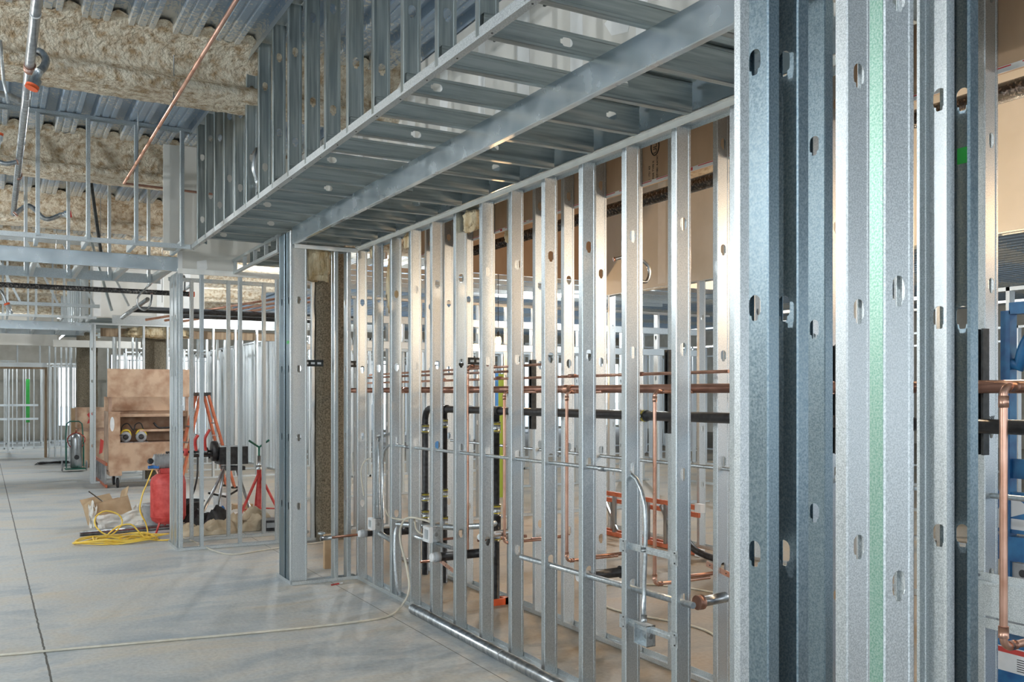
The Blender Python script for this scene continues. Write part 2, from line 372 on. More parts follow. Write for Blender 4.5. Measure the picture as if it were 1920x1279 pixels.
# cream corner bead along the head of the wall
b = MB(); b.box(2.862, 2.868, 2.4, 7.93, 2.983, 3.013); b.box(2.846, 2.868, 2.4, 7.93, 3.009, 3.013)
tag(b.obj('corner_bead', CREAM), 'cream painted metal corner bead along the top of the front plumbing wall', 'trim')
track((2.916, 2.55, 3.003), 5.51, 'Y', '-Z', 'galvanized head track over the studs of the front plumbing wall', f=.018)
NB = 16
for i in range(-6, NB-4):
    y = 3.984+SP*i; k = NB-5-i
    stud(3.646, y, 4.33, 'galvanized stud of the rear row behind the plumbing pipes, %s from its far end' % ORD[k], 'studs of the rear row behind the plumbing pipes',
         holes=(.93, 1.54, 2.15, 2.76, 3.37) if i == -4 else H6, m=GN)
track((3.646, 1.4, 0), 7.3, 'Y', 'Z', 'galvanized floor track of the rear stud row behind the pipes', m=GN)
track((3.646, 1.4, DECKZ-.01), 7.3, 'Y', '-Z', 'galvanized head track of the rear stud row under the deck')
# brown-backed drywall high on the far side of the rear row
bd = MB().box(3.692, 3.708, 1.2, 8.7, 3.045, DECKZ-.02).obj('drywall_board', KRAFT)
tag(bd, 'brown paper back of drywall sheets hung high behind the rear stud row', 'drywall')
bt = MB()
for i in range(6):
    bt.box(3.688, 3.6915, 1.25+1.22*i, 2.43+1.22*i, 3.045, 3.072)
e = bt.obj('edge_tape', TAPEW, bd); e['label'] = 'white and red printed paper edge tape'
rp = MB()
for i in range(36):
    y = 1.3+.2*i
    rp.box(3.6865, 3.688, y, y+.15, 3.064, 3.069)
    if i % 3 == 0: rp.box(3.6865, 3.688, y, y+.03, 3.05, 3.066)
rp.obj('printed_marks', REDP, bd)
def text(s, loc, size, m, parent, xdir='Z', ydir='Y', th=.0006, name='printed_text'):
    c = bpy.data.curves.new(name, 'FONT'); c.body = s; c.size = size; c.extrude = th; c.materials.append(m); c.align_x = 'LEFT'
    o = bpy.data.objects.new(name, c); C.objects.link(o); x, y = AX[xdir], AX[ydir]; z = x.cross(y)
    o.location = loc; o.rotation_euler = Matrix(((x.x, y.x, z.x), (x.y, y.y, z.y), (x.z, y.z, z.z))).to_euler()
    me = bpy.data.meshes.new_from_object(o.evaluated_get(bpy.context.evaluated_depsgraph_get())); mw = o.rotation_euler.copy()
    bpy.data.objects.remove(o); me.name = name
    if not me.materials: me.materials.append(m)
    o = bpy.data.objects.new(name, me); C.objects.link(o); o.location = loc; o.rotation_euler = mw
    if parent is not None: o.parent = parent
    return o
# stamps on the board back, seen at Y about 4.9
ym = 4.668
text('ULC', (3.690, ym-.018, 3.234), .052, INK, bd)
lg = MB(); pts = [(3.690, ym+.040*math.cos(t), 3.282+.058*math.sin(t)) for t in [2*math.pi*i/32 for i in range(33)]]
lg.tube(pts, .0032, 6); lg.obj('round_mark', INK, bd)
for j, s_ in enumerate(('1 1721 K3', 'FOR TYPE X', 'CT1001 KA7A7')):
    text(s_, (3.690, ym+.050-.040*j, 3.075), .022, INK, bd)
# ------------------------------------------------------------------ end return wall at Y = 8 and pier
GW = G
stud(2.775, 8.0, 3.0, 'galvanized stud beside the corner of the short return wall, nearest the rear corner', 'studs of the short return wall', ydir='X', w=.092)
stud(2.655, 8.0, 3.0, 'slim galvanized stud in the middle of the short return wall', 'studs of the short return wall', ydir='X', m=G)
for i, (a, bb) in enumerate(((2.345, 0), )):
    stud(a, 8.0, 3.13, 'wide galvanized stud facing the room at the end of the return wall', 'studs of the short return wall', w=.15, m=GN)
# side panel studs turned flat so their webs face the aisle
stud(2.272, 8.075, 3.13, 'bluish galvanized stud on the side of the end pier facing the aisle, nearer one', 'aisle-facing studs of the end pier', ydir='X', w=.13, m=GSHADE)
s2 = stud(2.272, 8.29, 3.13, 'bluish galvanized stud on the side of the end pier facing the aisle, farther one', 'aisle-facing studs of the end pier', ydir='X', w=.17, m=GSHADE)
mk = MB().box(2.2695, 2.2712, 8.03, 8.12, 2.135, 2.16).obj('paint_mark', GRNP); tag(mk, 'short green paint mark sprayed on the side of the end pier', 'paint mark')
track((2.27, 8.002, 0), .6, 'X', 'Z', 'galvanized floor track across the front of the short return wall', w=.1, m=GN)
track((2.318, 8.0, 0), .45, 'Y', 'Z', 'galvanized floor track along the side of the end pier', w=.1, m=GN)
b = MB(); b.box(2.29, 2.87, 7.93, 7.94, 2.97, 3.012); b.box(2.29, 2.87, 7.93, 7.97, 3.006, 3.012)
tag(b.obj('corner_bead', CREAM), 'cream corner bead across the head of the short return wall', 'trim')
# insulation tufts
def tuft(c, sx_, sy_, sz_, label, seed=0, m=WOOL):
    b = MB(); n_, k_ = 26, 20; vs = []
    for i in range(n_+1):
        th = math.pi*i/n_
        for j in range(k_):
            ph = 2*math.pi*j/k_; d = Vector((math.sin(th)*math.cos(ph), math.sin(th)*math.sin(ph), math.cos(th)))
            d2 = Vector([math.copysign(abs(q)**.6, q) for q in d])
            r = 1+.35*noise.noise(d*2.3+Vector((seed, 0, 0)))+.16*noise.noise(d*7+Vector((seed, 3, 0)))
            vs.append((c[0]+d2.x*sx_*r, c[1]+d2.y*sy_*r, c[2]+d2.z*sz_*r))
    fs = [(i*k_+j, i*k_+(j+1) % k_, (i+1)*k_+(j+1) % k_, (i+1)*k_+j) for i in range(n_) for j in range(k_)]
    b.add(vs, [tuple(reversed(f)) for f in fs], True)
    return tag(b.obj('insulation_tuft', m), label, 'insulation', 'tufts of insulation')
tuft((2.53, 8.12, 2.86), .125, .07, .15, 'big ruffled tan insulation wad at the head of the return wall', 1)
tuft((2.96, 7.30, 2.62), .05, .035, .26, 'long strip of tan insulation hanging behind the front plumbing wall', 2)
tuft((2.95, 5.80, 2.92), .04, .09, .07, 'ragged tan insulation tuft at the wall head above the middle studs', 3)
tuft((2.95, 6.93, 2.94), .03, .08, .06, 'small pale insulation tuft under the head of the plumbing wall', 4)
tuft((2.95, 7.72, 2.95), .03, .07, .05, 'small insulation tuft at the head near the rear corner', 5)
tuft((3.55, 6.30, 2.93), .04, .06, .05, 'small pale insulation scrap on the rear stud row', 6)
# ================================================================== NEAR STUD CLUSTER
GC = 'close-up studs at the right'
def cl(x, y, ydir, label, m=GN, **k):
    return stud(x, y, 3.13, label, GC, ydir=ydir, m=m, **k)
# web faces -X (ydir X): near edge at y-.046
cl(1.640, 1.682, 'X', 'foremost left stud of the close cluster, blue grey web beside the pale strip', GSHADE)
cl(1.712, 1.655, 'X', 'close stud tucked behind the foremost left one, with grey brown flange', GSHADE)
cl(2.368, 2.154, 'X', 'close stud set further back with a dark web and brown flange, left of the gap', GSHADE)
cl(1.947, 1.620, 'Y', 'bright close stud with its speckled web square to the aisle, right of the gap')
cl(1.628, 1.254, 'Y', 'nearest stud of all with a green tinted side flange', GN)
cl(2.304, 1.643, '-X', 'close stud right of the nearest one with white speckled web')
cl(2.358, 1.609, '-X', 'rightmost dark stud of the with a green spray dab', GSHADE)
b = MB(); b.box(1.527, 1.555, 1.612, 1.614, 0, 3.13); b.box(1.5535, 1.555, 1.614, 1.66, 0, 3.13)
tag(b.obj('steel_angle', GN), 'pale galvanized angle at the left edge of the close stud cluster', 'angle')
gf = MB().box(1.5795, 1.5815, 1.2565, 1.2885, .002, 3.12).obj('flange_film', GREEN); tag(gf, 'green tinted strip along the side of the nearest stud', 'strip')
gd = MB().box(2.3545, 2.3565, 1.585, 1.625, 2.34, 2.385).obj('paint_dab', GRNP); tag(gd, 'bright green spray paint dab on the rightmost close stud', 'paint mark')
track((1.60, 1.64, 0), .85, 'X', 'Z', 'floor track under the close stud cluster', w=.15)
track((1.60, 1.64, 3.13), .85, 'X', '-Z', 'head track over the close stud cluster', w=.15)
# ================================================================== SOFFIT OVER THE AISLE
GJ = 'soffit joists'
def joist(x, y, z, L, w, holes, label, group, m):
    o = place(member(L, w, .036, .009, holes, m), 'steel_joist', (x, y, z+w/2), 'X', 'Y')
    return tag(o, label, 'joist', group)
for i in range(17):
    y = 2.497+.4033*i
    joist(1.735, y, 3.158, 1.12, .092, ((.16,), (), (.40, .95), ())[i % 4], 'narrow upper soffit joist crossing the sheet fascia, %s from the near end' % ORD[i], 'narrow joists of the aisle soffit', GD)
for i in range(15):
    y = 2.11+SP*i
    joist(2.282, y, 3.012, .572, .145, ((.17,), (.40,), ())[i % 3], 'deep dark soffit joist between fascia and wall head, %s from the near end' % ORD[i], 'deep joists of the aisle soffit', GD)
for i in range(4):
    joist(2.282, 8.3+SP*i, 3.012, .585, .145, (), 'deep soffit joist beyond the end pier, %s from the pier' % ORD[i], 'deep joists beyond the end pier', GD)
for i in range(18):
    y = 2.53+.4*i
    if y > 9.72: break
    stud(1.773, y, 1.17, 'upright soffit stud hanging from the roof deck, %s from the near end' % ORD[i], 'upright studs of the aisle soffit', z=3.165, holes=(3.40, 4.01) if i % 2 else (3.56, 4.10), m=GD)
b = MB(); b.box(1.727, 1.7295, 1.9, 9.75, 3.155, 3.198); b.box(1.727, 1.765, 1.9, 9.75, 3.153, 3.155)
o = tag(b.obj('edge_angle', GN), 'bright galvanized angle along the lower outer edge of the aisle soffit', 'angle')
for i in range(24):
    y = 2.3+.32*i; MB().lathe((1.748, y, 3.1535), [(.005, 0), (.005, -.002), (.002, -.004)], 8).obj('screw', SCREW, o)
track((1.773, 1.9, 4.35), 7.85, 'Y', '-Z', 'galvanized head track of the aisle soffit under the deck', w=.1, f=.05)
fa = place(member(6.02, .150, .034, 0, (), GS, False), 'sheet_fascia', (2.278, 1.95, 3.083), 'Y', 'X'); tag(fa, 'long shiny galvanized sheet fascia running down the middle of the soffit', 'fascia')
b = MB()
place_ = place(member(5.65, .150, .03, 0, (), GS, False), 'wall_head_channel', (2.8855, 2.4, 3.112), 'Y', 'X'); tag(place_, 'shiny channel closing the joist ends above the front plumbing wall', 'channel')
# fascia beyond the pier: ladder of short studs
lad = empty('ladder_fascia', (2.278, 8.45, 3.0), 'open ladder-framed fascia beyond the end pier', 'fascia')
l1 = MB(); l1.box(-.002, .03, 0, 1.85, 0, .03); l1.obj('bottom_rail', GN, lad)
l1 = MB(); l1.box(-.002, .03, 0, 1.85, .135, .165); l1.obj('top_rail', GN, lad)
for i in range(5):
    MB().box(0, .034, .02+.44*i, .05+.44*i, .03, .135).obj('post', GN, lad)
# white drywall inside
dw = MB().box(2.98, 2.996, 1.2, 10.3, 3.16, DECKZ-.01).obj('drywall_board', DRY); tag(dw, 'pale drywall rising above the plumbing wall inside the soffit', 'drywall')
mm = MB()
for i in range(15):
    y = 2.0+.61*i; mm.box(2.9785, 2.98, y, y+.10+.03*(i % 3), 3.16, DECKZ-.02)
for i in range(5): mm.prism([(0, 0), (.15, .03), (.22, .12), (.1, .16), (-.04, .1)], (2.9785, 2.7+1.3*i, 3.5+.15*(i % 2)), (0, 1, 0), (0, 0, 1), (-1, 0, 0), .001)
mm.obj('joint_patches', MUD, dw)
# drywall end closing the soffit at Y = 10.3
dv = MB(); dv.box(1.70, 2.30, 10.30, 10.315, 3.0, DECKZ-.01); dv.box(2.30, 2.98, 10.30, 10.315, 3.14, DECKZ-.01)
dw = dv.obj('drywall_board', DRY); tag(dw, 'small cream drywall panel closing the far end of the aisle soffit', 'drywall')
MB().prism([(0, .005), (0, .12), (.1, .14), (.11, .05), (.06, .0)], (1.90, 10.298, 3.0), (1, 0, 0), (0, 0, 1), (0, -1, 0), .001).obj('joint_patch', MUD, dw)
mj = MB(); mj.box(1.705, 1.75, 10.297, 10.299, 3.0, DECKZ-.02); mj.obj('joint_patch', MUD, dw)
dw = MB().box(1.50, 1.70, 9.93, 9.945, 3.16, 4.25).obj('drywall_board', DRY); tag(dw, 'narrow white drywall strip standing at the far corner of the soffit', 'drywall')
# ================================================================== CROSS BULKHEAD NEAR (Y 9.65 .. 11.6), going left
def bulkhead(ya, yb, yc, zb, xr, n, which, xl=-2.4):
    for i in range(n):
        x = xr-.10-.43*i
        stud(x, ya, DECKZ-zb-.19, 'slim near upright of the %s cross bulkhead, %s from its right' % (which, ORD[i]), 'near uprights of the %s bulkhead' % which, z=zb+.17, ydir='X', holes=(), w=.06, f=.034)
        stud(x-.05, yc, DECKZ-zb-.04, 'slim far upright of the %s cross bulkhead, %s from its right' % (which, ORD[i]), 'far uprights of the %s bulkhead' % which, z=zb+.03, ydir='X', holes=(), w=.06, f=.034)
        o = place(member(yb-ya, .07, .034, .009, (), GN), 'steel_joist', (x, ya, zb+.195), 'Y', 'X'); tag(o, 'upper tie joist of the %s cross bulkhead, %s from its right' % (which, ORD[i]), 'joist', 'upper ties of the %s bulkhead' % which)
        o = place(member(yc-yb, .10, .036, .009, (), GN), 'steel_joist', (x, yb, zb+.052), 'Y', 'X'); tag(o, 'bottom joist under the %s cross bulkhead, %s from its right' % (which, ORD[i]), 'joist', 'bottom joists of the %s bulkhead' % which)
    L = xr-xl
    b = MB(); b.box(xl, xr, ya-.002, ya, zb+.15, zb+.195); b.box(xl, xr, ya, ya+.036, zb+.15, zb+.152)
    tag(b.obj('edge_angle', GN), 'galvanized angle along the lower near edge of the %s cross bulkhead' % which, 'angle')
    f = place(member(L, .150, .034, 0, (), GS, False), 'sheet_fascia', (xl, yb, zb+.075), 'X', 'Y'); tag(f, 'dented shiny sheet fascia of the %s cross bulkhead' % which, 'fascia')
    b = MB(); b.box(xl, xr, yc, yc+.002, zb, zb+.11); b.box(xl, xr, yc-.04, yc, zb, zb+.002)
    tag(b.obj('edge_angle', G), 'galvanized angle along the far lower edge of the %s cross bulkhead' % which, 'angle')
    track((xl, ya, DECKZ-.005), L, 'X', '-Z', 'galvanized head track of the %s cross bulkhead, near face' % which, w=.07)
    track((xl, yc, DECKZ-.005), L, 'X', '-Z', 'galvanized head track of the %s cross bulkhead, far face' % which, w=.07)
bulkhead(9.66, 10.3, 11.6, 3.0, 1.72, 9, 'nearer')
bulkhead(17.6, 18.6, 20.2, 2.84, 1.55, 7, 'farther')
# ================================================================== BOX PIER WALL (Y 10.3 / 10.85) beyond the end pier
for i, x in enumerate((1.715, 1.93, 2.34, 2.75, 3.16)):
    stud(x, 10.30, 3.0, 'galvanized stud in the near face of the box wall, %s from its left corner' % ORD[i], 'near studs of the box wall', ydir='X' if i else 'X', w=.055, f=.036, m=G)
for i, x in enumerate((1.715, 1.93, 2.34, 2.75, 3.16)):
    stud(x, 10.88, 3.0, 'galvanized stud in the far face of the box wall, %s from its left corner' % ORD[i], 'far studs of the box wall', ydir='X', w=.055, f=.036, m=G)
stud(1.703, 10.46, 3.0, 'broad stud on the left side of the box wall, its web facing the aisle', 'side studs of the box wall', ydir='X', w=.16, m=G)
stud(1.703, 10.68, 3.0, 'second broad stud on the left side of the box wall facing the aisle', 'side studs of the box wall', ydir='X', w=.16, m=G)
track((1.70, 10.30, 0), 1.6, 'X', 'Z', 'floor track under the near face of the box wall', w=.06, m=GN)
track((1.70, 10.88, 0), 1.6, 'X', 'Z', 'floor track under the far face of the box wall', w=.06, m=GN)
track((1.73, 10.30, 0), .6, 'Y', 'Z', 'short floor track under the left side of the box wall', w=.06, m=GN)
b = MB(); b.box(1.70, 3.4, 10.27, 10.30, 2.975, 3.03)
tag(b.obj('corner_bead', CREAM), 'cream corner bead along the head of the box wall', 'trim')
b = MB(); b.box(1.70, 3.4, 10.86, 10.91, 2.96, 3.0)
tag(b.obj('head_rail', G), 'galvanized head rail over the far face of the box wall', 'track')
# fireproofed steel column behind the return wall
def foam_column(x, y, s, h, label, m=FOAMD):
    b = MB(); vs = []; n = 20; k = int(h/.06)
    for j in range(k+1):
        for i in range(n):
            a = 2*math.pi*i/n; d = Vector((math.cos(a), math.sin(a), 0)); q = 1/max(abs(d.x), abs(d.y))
            r = s*min(q, 1.25)*(1+.08*noise.noise(Vector((d.x*3, d.y*3, j*.3))))
            vs.append((x+d.x*r, y+d.y*r, h*j/k))
    b.add(vs, [(j*n+i, j*n+(i+1) % n, (j+1)*n+(i+1) % n, (j+1)*n+i) for j in range(k) for i in range(n)], True)
    return tag(b.obj('foam_coated_column', m), label, 'column', 'fireproofed columns')
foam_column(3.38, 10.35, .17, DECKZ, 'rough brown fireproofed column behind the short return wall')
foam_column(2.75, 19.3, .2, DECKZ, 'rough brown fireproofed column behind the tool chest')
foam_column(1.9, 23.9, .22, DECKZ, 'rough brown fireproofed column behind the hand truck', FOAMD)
# ================================================================== PLUMBING IN THE CHASE
def pipe(pts, r, m, label, name='copper_pipe', cat='pipe', group=None, n=12):
    return tag(MB().tube(pts, r, n).obj(name, m), label, cat, group)
def fitting(parent, a, b_, r, m, name='coupling'):
    return MB().tube([a, b_], r, 14).obj(name, m, parent)
def elbow(p, d1, d2, R=.05, n=6):
    """points of a rounded corner at p between directions d1 (coming from) and d2 (going to)"""
    p, d1, d2 = Vector(p), Vector(d1).normalized(), Vector(d2).normalized()
    c = p+d1*R+d2*R
    return [c-(d2*math.cos(t)+d1*math.sin(t))*R for t in [math.pi/2*i/n for i in range(n+1)]]
main = pipe([(3.48, 1.2, 1.723), (3.48, 10.0, 1.723)], .0265, COPD, 'thick copper main running level the length of the pipe chase')
for y in (3.1, 5.35, 6.9, 8.3): fitting(main, (3.48, y-.05, 1.723), (3.48, y+.05, 1.723), .031, COP)
o = pipe([(3.47, 3.75, 1.815), (3.47, 9.3, 1.80)], .0095, COP, 'thin copper line just above the thick copper main')
for y in (4.55, 5.3, 6.35, 7.4): fitting(o, (3.47, y-.04, 1.814), (3.47, y+.04, 1.814), .0135, COPD)
o = pipe([(3.46, 5.6, 1.905), (3.46, 9.2, 1.885)], .0095, COP, 'thin copper line, topmost of the three above the main')
for y in (5.65, 6.5): fitting(o, (3.46, y-.03, 1.905), (3.46, y+.03, 1.905), .0135, COPD)
pipe([(3.42, 6.0, 1.862), (3.42, 9.2, 1.853)], .0095, COPD, 'thin copper line lying between the topmost line and the one over the main')
# drops
def drop(x, y, ztop, zbot, r, label, tx, bx, m=COP):
    pts = [(tx, y, ztop)] + elbow((x, y, ztop), (1, 0, 0), (0, 0, -1), r*2.6) + elbow((x, y, zbot), (0, 0, 1), (1 if bx > x else -1, 0, 0), r*2.4) + [(bx, y, zbot)]
    o = pipe(pts, r, m, label)
    fitting(o, (x, y, ztop-r*2.4), (x, y, ztop-r*5.5), r*1.28, m)
    fitting(o, (x, y, zbot+r*2.4), (x, y, zbot+r*5.5), r*1.28, m)
    s_ = 1 if bx > x else -1
    fitting(o, (x+s_*r*2.4, y, zbot), (x+s_*r*5, y, zbot), r*1.28, COPD)
    fitting(o, (x+r*2.4, y, ztop), (x+r*5.5, y, ztop), r*1.28, COPD)
    return o
drop(3.30, 2.087, 1.723, .742, .0145, 'bright copper drop pipe with elbows at the far right in front of the blue lift', 3.48, 3.75)
drop(3.2, 4.05, 1.705, .63, .0105, 'copper drop pipe behind the bent conduit and square box', 3.48, 3.60)
drop(3.2, 4.95, 1.705, .617, .0105, 'copper drop pipe right of the middle of the plumbing wall', 3.48, 3.60)
drop(3.2, 5.78, 1.705, .615, .0105, 'copper drop pipe beside the tallest black riser', 3.48, 3.55)
drop(3.2, 6.37, 1.905, .418, .0105, 'copper drop pipe reaching the topmost line, its foot turned to the room', 3.46, 2.80)
drop(3.2, 7.02, 1.705, .46, .0105, 'copper drop pipe between the two far black risers', 3.48, 3.4, COPD)
pipe([(2.60, 7.9, .405), (3.12, 7.9, .42)], .012, COPD, 'copper stub pipe sticking out near the rear corner', 'copper_pipe')
vb = empty('hose_valve', (2.57, 7.9, .405), 'small chrome valve with round handle on the copper stub near the corner', 'valve')
MB().tube([(.04, 0, 0), (-.06, 0, 0)], .02, 12).obj('valve_body', STEEL, vb); MB().lathe((-.05, -.0, .03), [(.012, 0), (.032, .01), (.034, .02), (.012, .028)], 16).obj('handwheel', ZINC, vb)
for j, (yy, zz, xa, xb_) in enumerate(((4.95, .60, 3.42, 3.75), (4.05, .62, 3.45, 3.8), (5.78, .60, 3.5, 3.85), (6.37, .52, 3.35, 3.8))):
    pipe([(xa, yy+.12, zz), (xb_, yy+.12, zz)], .012, COPD, 'short tarnished copper stub beside the foot of the %s drop pipe from the right' % ORD[j+1], group='copper stubs')
# perforated copper straps
for j, (a, b_) in enumerate((((2.93, 6.37, .44), (2.93, 5.95, .37)), ((3.62, 4.1, .70), (3.62, 3.7, .63)))):
    o = MB().bar(a, b_, .003, .032).obj('perforated_strap', COP)
    tag(o, ('perforated copper strap at the foot of the copper drop left of the tallest riser', 'perforated copper strap behind the square box, near the rust coupling')[j], 'strap')
    for q in range(6):
        t = .08+.17*q; p = Vector(a).lerp(Vector(b_), t)
        MB().lathe((p.x-.0022, p.y, p.z), [(.0045, 0), (.0045, .0006)], 10, (-1, 0, 0)).obj('hole', BLK, o)
# black drain line
o = pipe([(3.50, 1.2, 1.565), (3.50, 7.0, 1.552), (3.50, 7.55, 1.55)] + elbow((3.50, 7.85, 1.55), (0, -1, 0), (0, 0, -1), .11) + [(3.50, 7.85, 0)], .030, IRON, 'black cast iron drain line running level then turning down at the far end', 'drain_pipe', n=16)
def band(parent, p, ax, r=.036, L=.085, mb=STEEL):
    p = Vector(p); a = AX[ax]
    c = MB().tube([p-a*L/2, p+a*L/2], r, 18).obj('band_clamp', mb, parent)
    for q in (-.3, .3): MB().tube([p+a*L*(q-.035), p+a*L*(q+.035)], r+.0015, 18).obj('yellow_stripe', YB, c)
    for q in (-.35, -.12, .12, .35):
        s_ = a*L*q; side = Vector((-1, 0, 0)) if ax != 'X' else Vector((0, -1, 0)); t = side.cross(a).normalized()
        MB().tube([p+s_+side*(r+.004)-t*.014, p+s_+side*(r+.004)+t*.014], .004, 8).obj('screw_housing', STEEL, c)
for y in (4.55, 6.15, 6.95): band(o, (3.5, y, 1.556), 'Y')
band(o, (3.5, 7.85, 1.36), 'Z'); band(o, (3.5, 7.85, .72), 'Z'); band(o, (3.5, 7.85, .56), 'Z')
for (y, z, lab) in ((6.46, 1.55, 'tall black riser pipe standing in the chase with an orange floor clamp'), (7.44, 1.55, 'black riser pipe in the chase next to the far turned-down drain')):
    o = pipe([(3.50, y, z-.03), (3.50, y, 0)], .029 if y < 7 else .031, IRON, lab, 'drain_pipe', n=16)
    band(o, (3.5, y, 1.42), 'Z', .037, .09); band(o, (3.5, y, .76 if y < 7 else .80), 'Z', .037, .085); band(o, (3.5, y, .55), 'Z', .037, .085)
    MB().tube([(3.5, y-.07, 1.553), (3.5, y+.07, 1.553)], .037, 14).obj('tee_hub', IRON, o)
    if y < 7:
        MB().tube([(3.5, y, .655), (3.33, y-.09, .655)], .030, 14).obj('side_branch', ZINC, o)
        MB().tube([(3.5, y, .71), (3.5, y, .60)], .040, 14).obj('tee_hub', IRON, o)
        c = MB().box(3.39, 3.60, y-.05, y-.03, .0, .05).box(3.39, 3.60, y+.03, y+.05, .0, .05).box(3.40, 3.44, y-.05, y+.05, .0, .05).box(3.56, 3.6, y-.05, y+.05, .0, .05)
        c.obj('floor_clamp', ORCAP, o)
def cleanout(x0, x1, y, z, r, label):
    o = pipe([(x0, y, z), (x1, y, z)], r, IRON, label, 'drain_stub', n=18)
    MB().lathe((x0, y, z), [(r*1.12, -.012), (r*1.12, .035)], 20, (1, 0, 0)).obj('collar', GREY, o)
    MB().lathe((x0, y, z), [(r*.9, -.035), (r*.98, -.03), (r*.98, -.01)], 20, (1, 0, 0)).obj('cap', WHITE, o)
    MB().tube([(x1-.04, y, z), (x1+.03, y, z)], r*1.3, 18).obj('hub', IRON, o)
cleanout(2.80, 3.20, 7.62, .465, .031, 'dark drain stub with a white cap poking through near the rear corner')
cleanout(2.80, 3.22, 6.10, .495, .033, 'dark drain stub with a white cap below the green electrical box')
cleanout(3.10, 3.42, 4.62, .585, .030, 'dark drain stub in the chase behind the middle studs')
pipe([(3.22, 6.10, .495), (3.45, 6.4, .60)], .03, IRON, 'short black angled pipe joining the capped stub to the riser', 'drain_pipe')
# galvanized vent pipes through the stud holes
o = pipe([(2.92, 5.05, .652), (2.92, 3.40, .676)] , .0165, ZINC, 'zinc pipe threaded through the low stud holes below the bent conduit', 'vent_pipe', n=14)
o = pipe([(2.99, 3.45, .672), (3.17, 3.45, .68)], .026, STEEL, 'grey pipe stub with a rusty coupling right of the square box', 'vent_pipe', n=14)
MB().tube([(2.985, 3.45, .672), (3.02, 3.45, .672)], .036, 14).obj('rusty_coupling', COPD, o)
pipe([(2.93, 7.6, .47), (2.93, 7.2, .44)], .022, ZINC, 'zinc elbow piece through the stud beside the rear capped stub', 'vent_pipe')
pipe([(2.92, 7.15, .60), (3.2, 6.6, .62), (3.45, 6.5, .63)], .024, ZINC, 'zinc pipe slanting through the chase behind the green box', 'vent_pipe')
pipe([(2.92, 6.75, .55), (2.92, 6.05, .56)], .017, ZINC, 'zinc pipe at the foot of the green electrical box', 'vent_pipe')
pipe([(2.92, 5.62, .70), (3.3, 5.9, .67)], .024, ZINC, 'zinc pipe end showing through the stud hole beside the tallest riser', 'vent_pipe')
# big galvanized pipe lying on the floor
o = pipe([(2.795, 6.50, .038), (2.765, 1.6, .038)], .038, STEEL, 'long galvanized pipe lying on the floor along the plumbing wall', 'floor_pipe', n=20)
for y in (4.2, 5.05): fitting(o, (2.788-.006*(6-y)*.8, y-.004, .038), (2.788-.006*(6-y)*.8, y+.004, .038), .0392, GREY, 'joint_ring')
# black vertical struts carrying the pipes
for j, (y, x, z0_, z1_) in enumerate(((2.358, 3.545, 1.44, 1.965), (3.12, 3.545, 1.40, 1.93), (4.391, 3.545, 1.45, 1.96), (6.017, 3.545, 1.42, 1.95), (7.236, 3.545, 1.42, 1.96))):
    me = member(z1_-z0_, .041, .041, .009, (), PVCB, False)
    o = place(me, 'pipe_strut', (3.6003, y, z0_), 'Z', '-X'); tag(o, 'black channel strut carrying the pipes on the rear studs, %s from the right' % ORD[j], 'strut', 'black struts on the rear studs')
for j, (x, y, z) in enumerate(((2.55, 8.25, 1.97), (3.0, 8.3, 1.97), (3.62, 7.0, 1.97))):
    o = MB().box(x-.1, x+.1, y, y+.004, z-.03, z+.03).obj('strut_strip', PVCB); tag(o, 'short black slotted strut strip seen behind the return wall, %s from the left' % ORD[j], 'strut')
    for q in (-.06, 0, .06): MB().box(x+q-.018, x+q+.018, y-.001, y, z-.01, z+.01).obj('slot', WHITE, o)
# tar-wrapped pipe beyond the chase
pipe([(4.3, 1.5, 3.17), (4.3, 8.4, 3.16)], .049, INSU, 'thick tar black insulated pipe under the brown board', 'insulated_pipe', n=16)
# ------------------------------------------------------------------ conduits and boxes
pts = [(2.916, 7.44, .60)] + [(2.916, 7.44, 1.12)] + [(2.916, 7.40, 1.20), (2.916, 7.30, 1.248)] + [(2.916, 7.16, 1.256), (2.916, 3.98, 1.282)]
pts += [(2.912, 3.90, 1.276), (2.908, 3.83, 1.245), (2.903, 3.78, 1.19), (2.90, 3.752, 1.11), (2.898, 3.742, 1.02), (2.896, 3.742, .88), (2.892, 3.747, .70), (2.89, 3.745, .535)]
o = tag(MB().tube(pts, .0115, 12).obj('conduit', ZINC), 'zinc conduit along the front stud wall bending down to the square box', 'conduit')
for y in (6.9, 4.15): fitting(o, (2.916, y-.03, 1.28-(y-3.98)*.0082), (2.916, y+.03, 1.28-(y-3.98)*.0082), .0145, STEEL)
fitting(o, (2.89, 3.745, .565), (2.89, 3.745, .525), .015, STEEL, 'connector')
pts = [(3.646, 7.6, 1.26), (3.646, 3.2, 1.262), (3.646, 1.6, 1.27)]
o = tag(MB().tube(pts, .0115, 12).obj('conduit', ZINC), 'second zinc conduit running level through the rear stud row', 'conduit')
for y in (5.4, 4.4): fitting(o, (3.646, y-.03, 1.261), (3.646, y+.03, 1.261), .0145, STEEL)
for q, (a, z0_) in enumerate((((2.90, 7.56), .62), ((2.90, 7.50), .62))):
    tag(MB().tube([(a[0], a[1], z0_), (a[0], a[1]-.01, 1.15), (a[0]+.03, a[1]+.06, 1.3), (a[0]+.2, a[1]+.1, 1.34)], .010, 10).obj('conduit', ZINC), ('slim zinc conduit rising from the rear corner box, left one', 'slim zinc conduit rising from the rear corner box, right one')[q], 'conduit')
tag(MB().tube(bezier([(2.93, 7.14, .60), (2.90, 7.12, .50), (2.89, 7.10, .3), (2.90, 7.08, .10), (2.92, 7.08, .02)]), .013, 10).obj('conduit', ZINC), 'stubby bent conduit rising from the floor track near the rear corner', 'conduit')
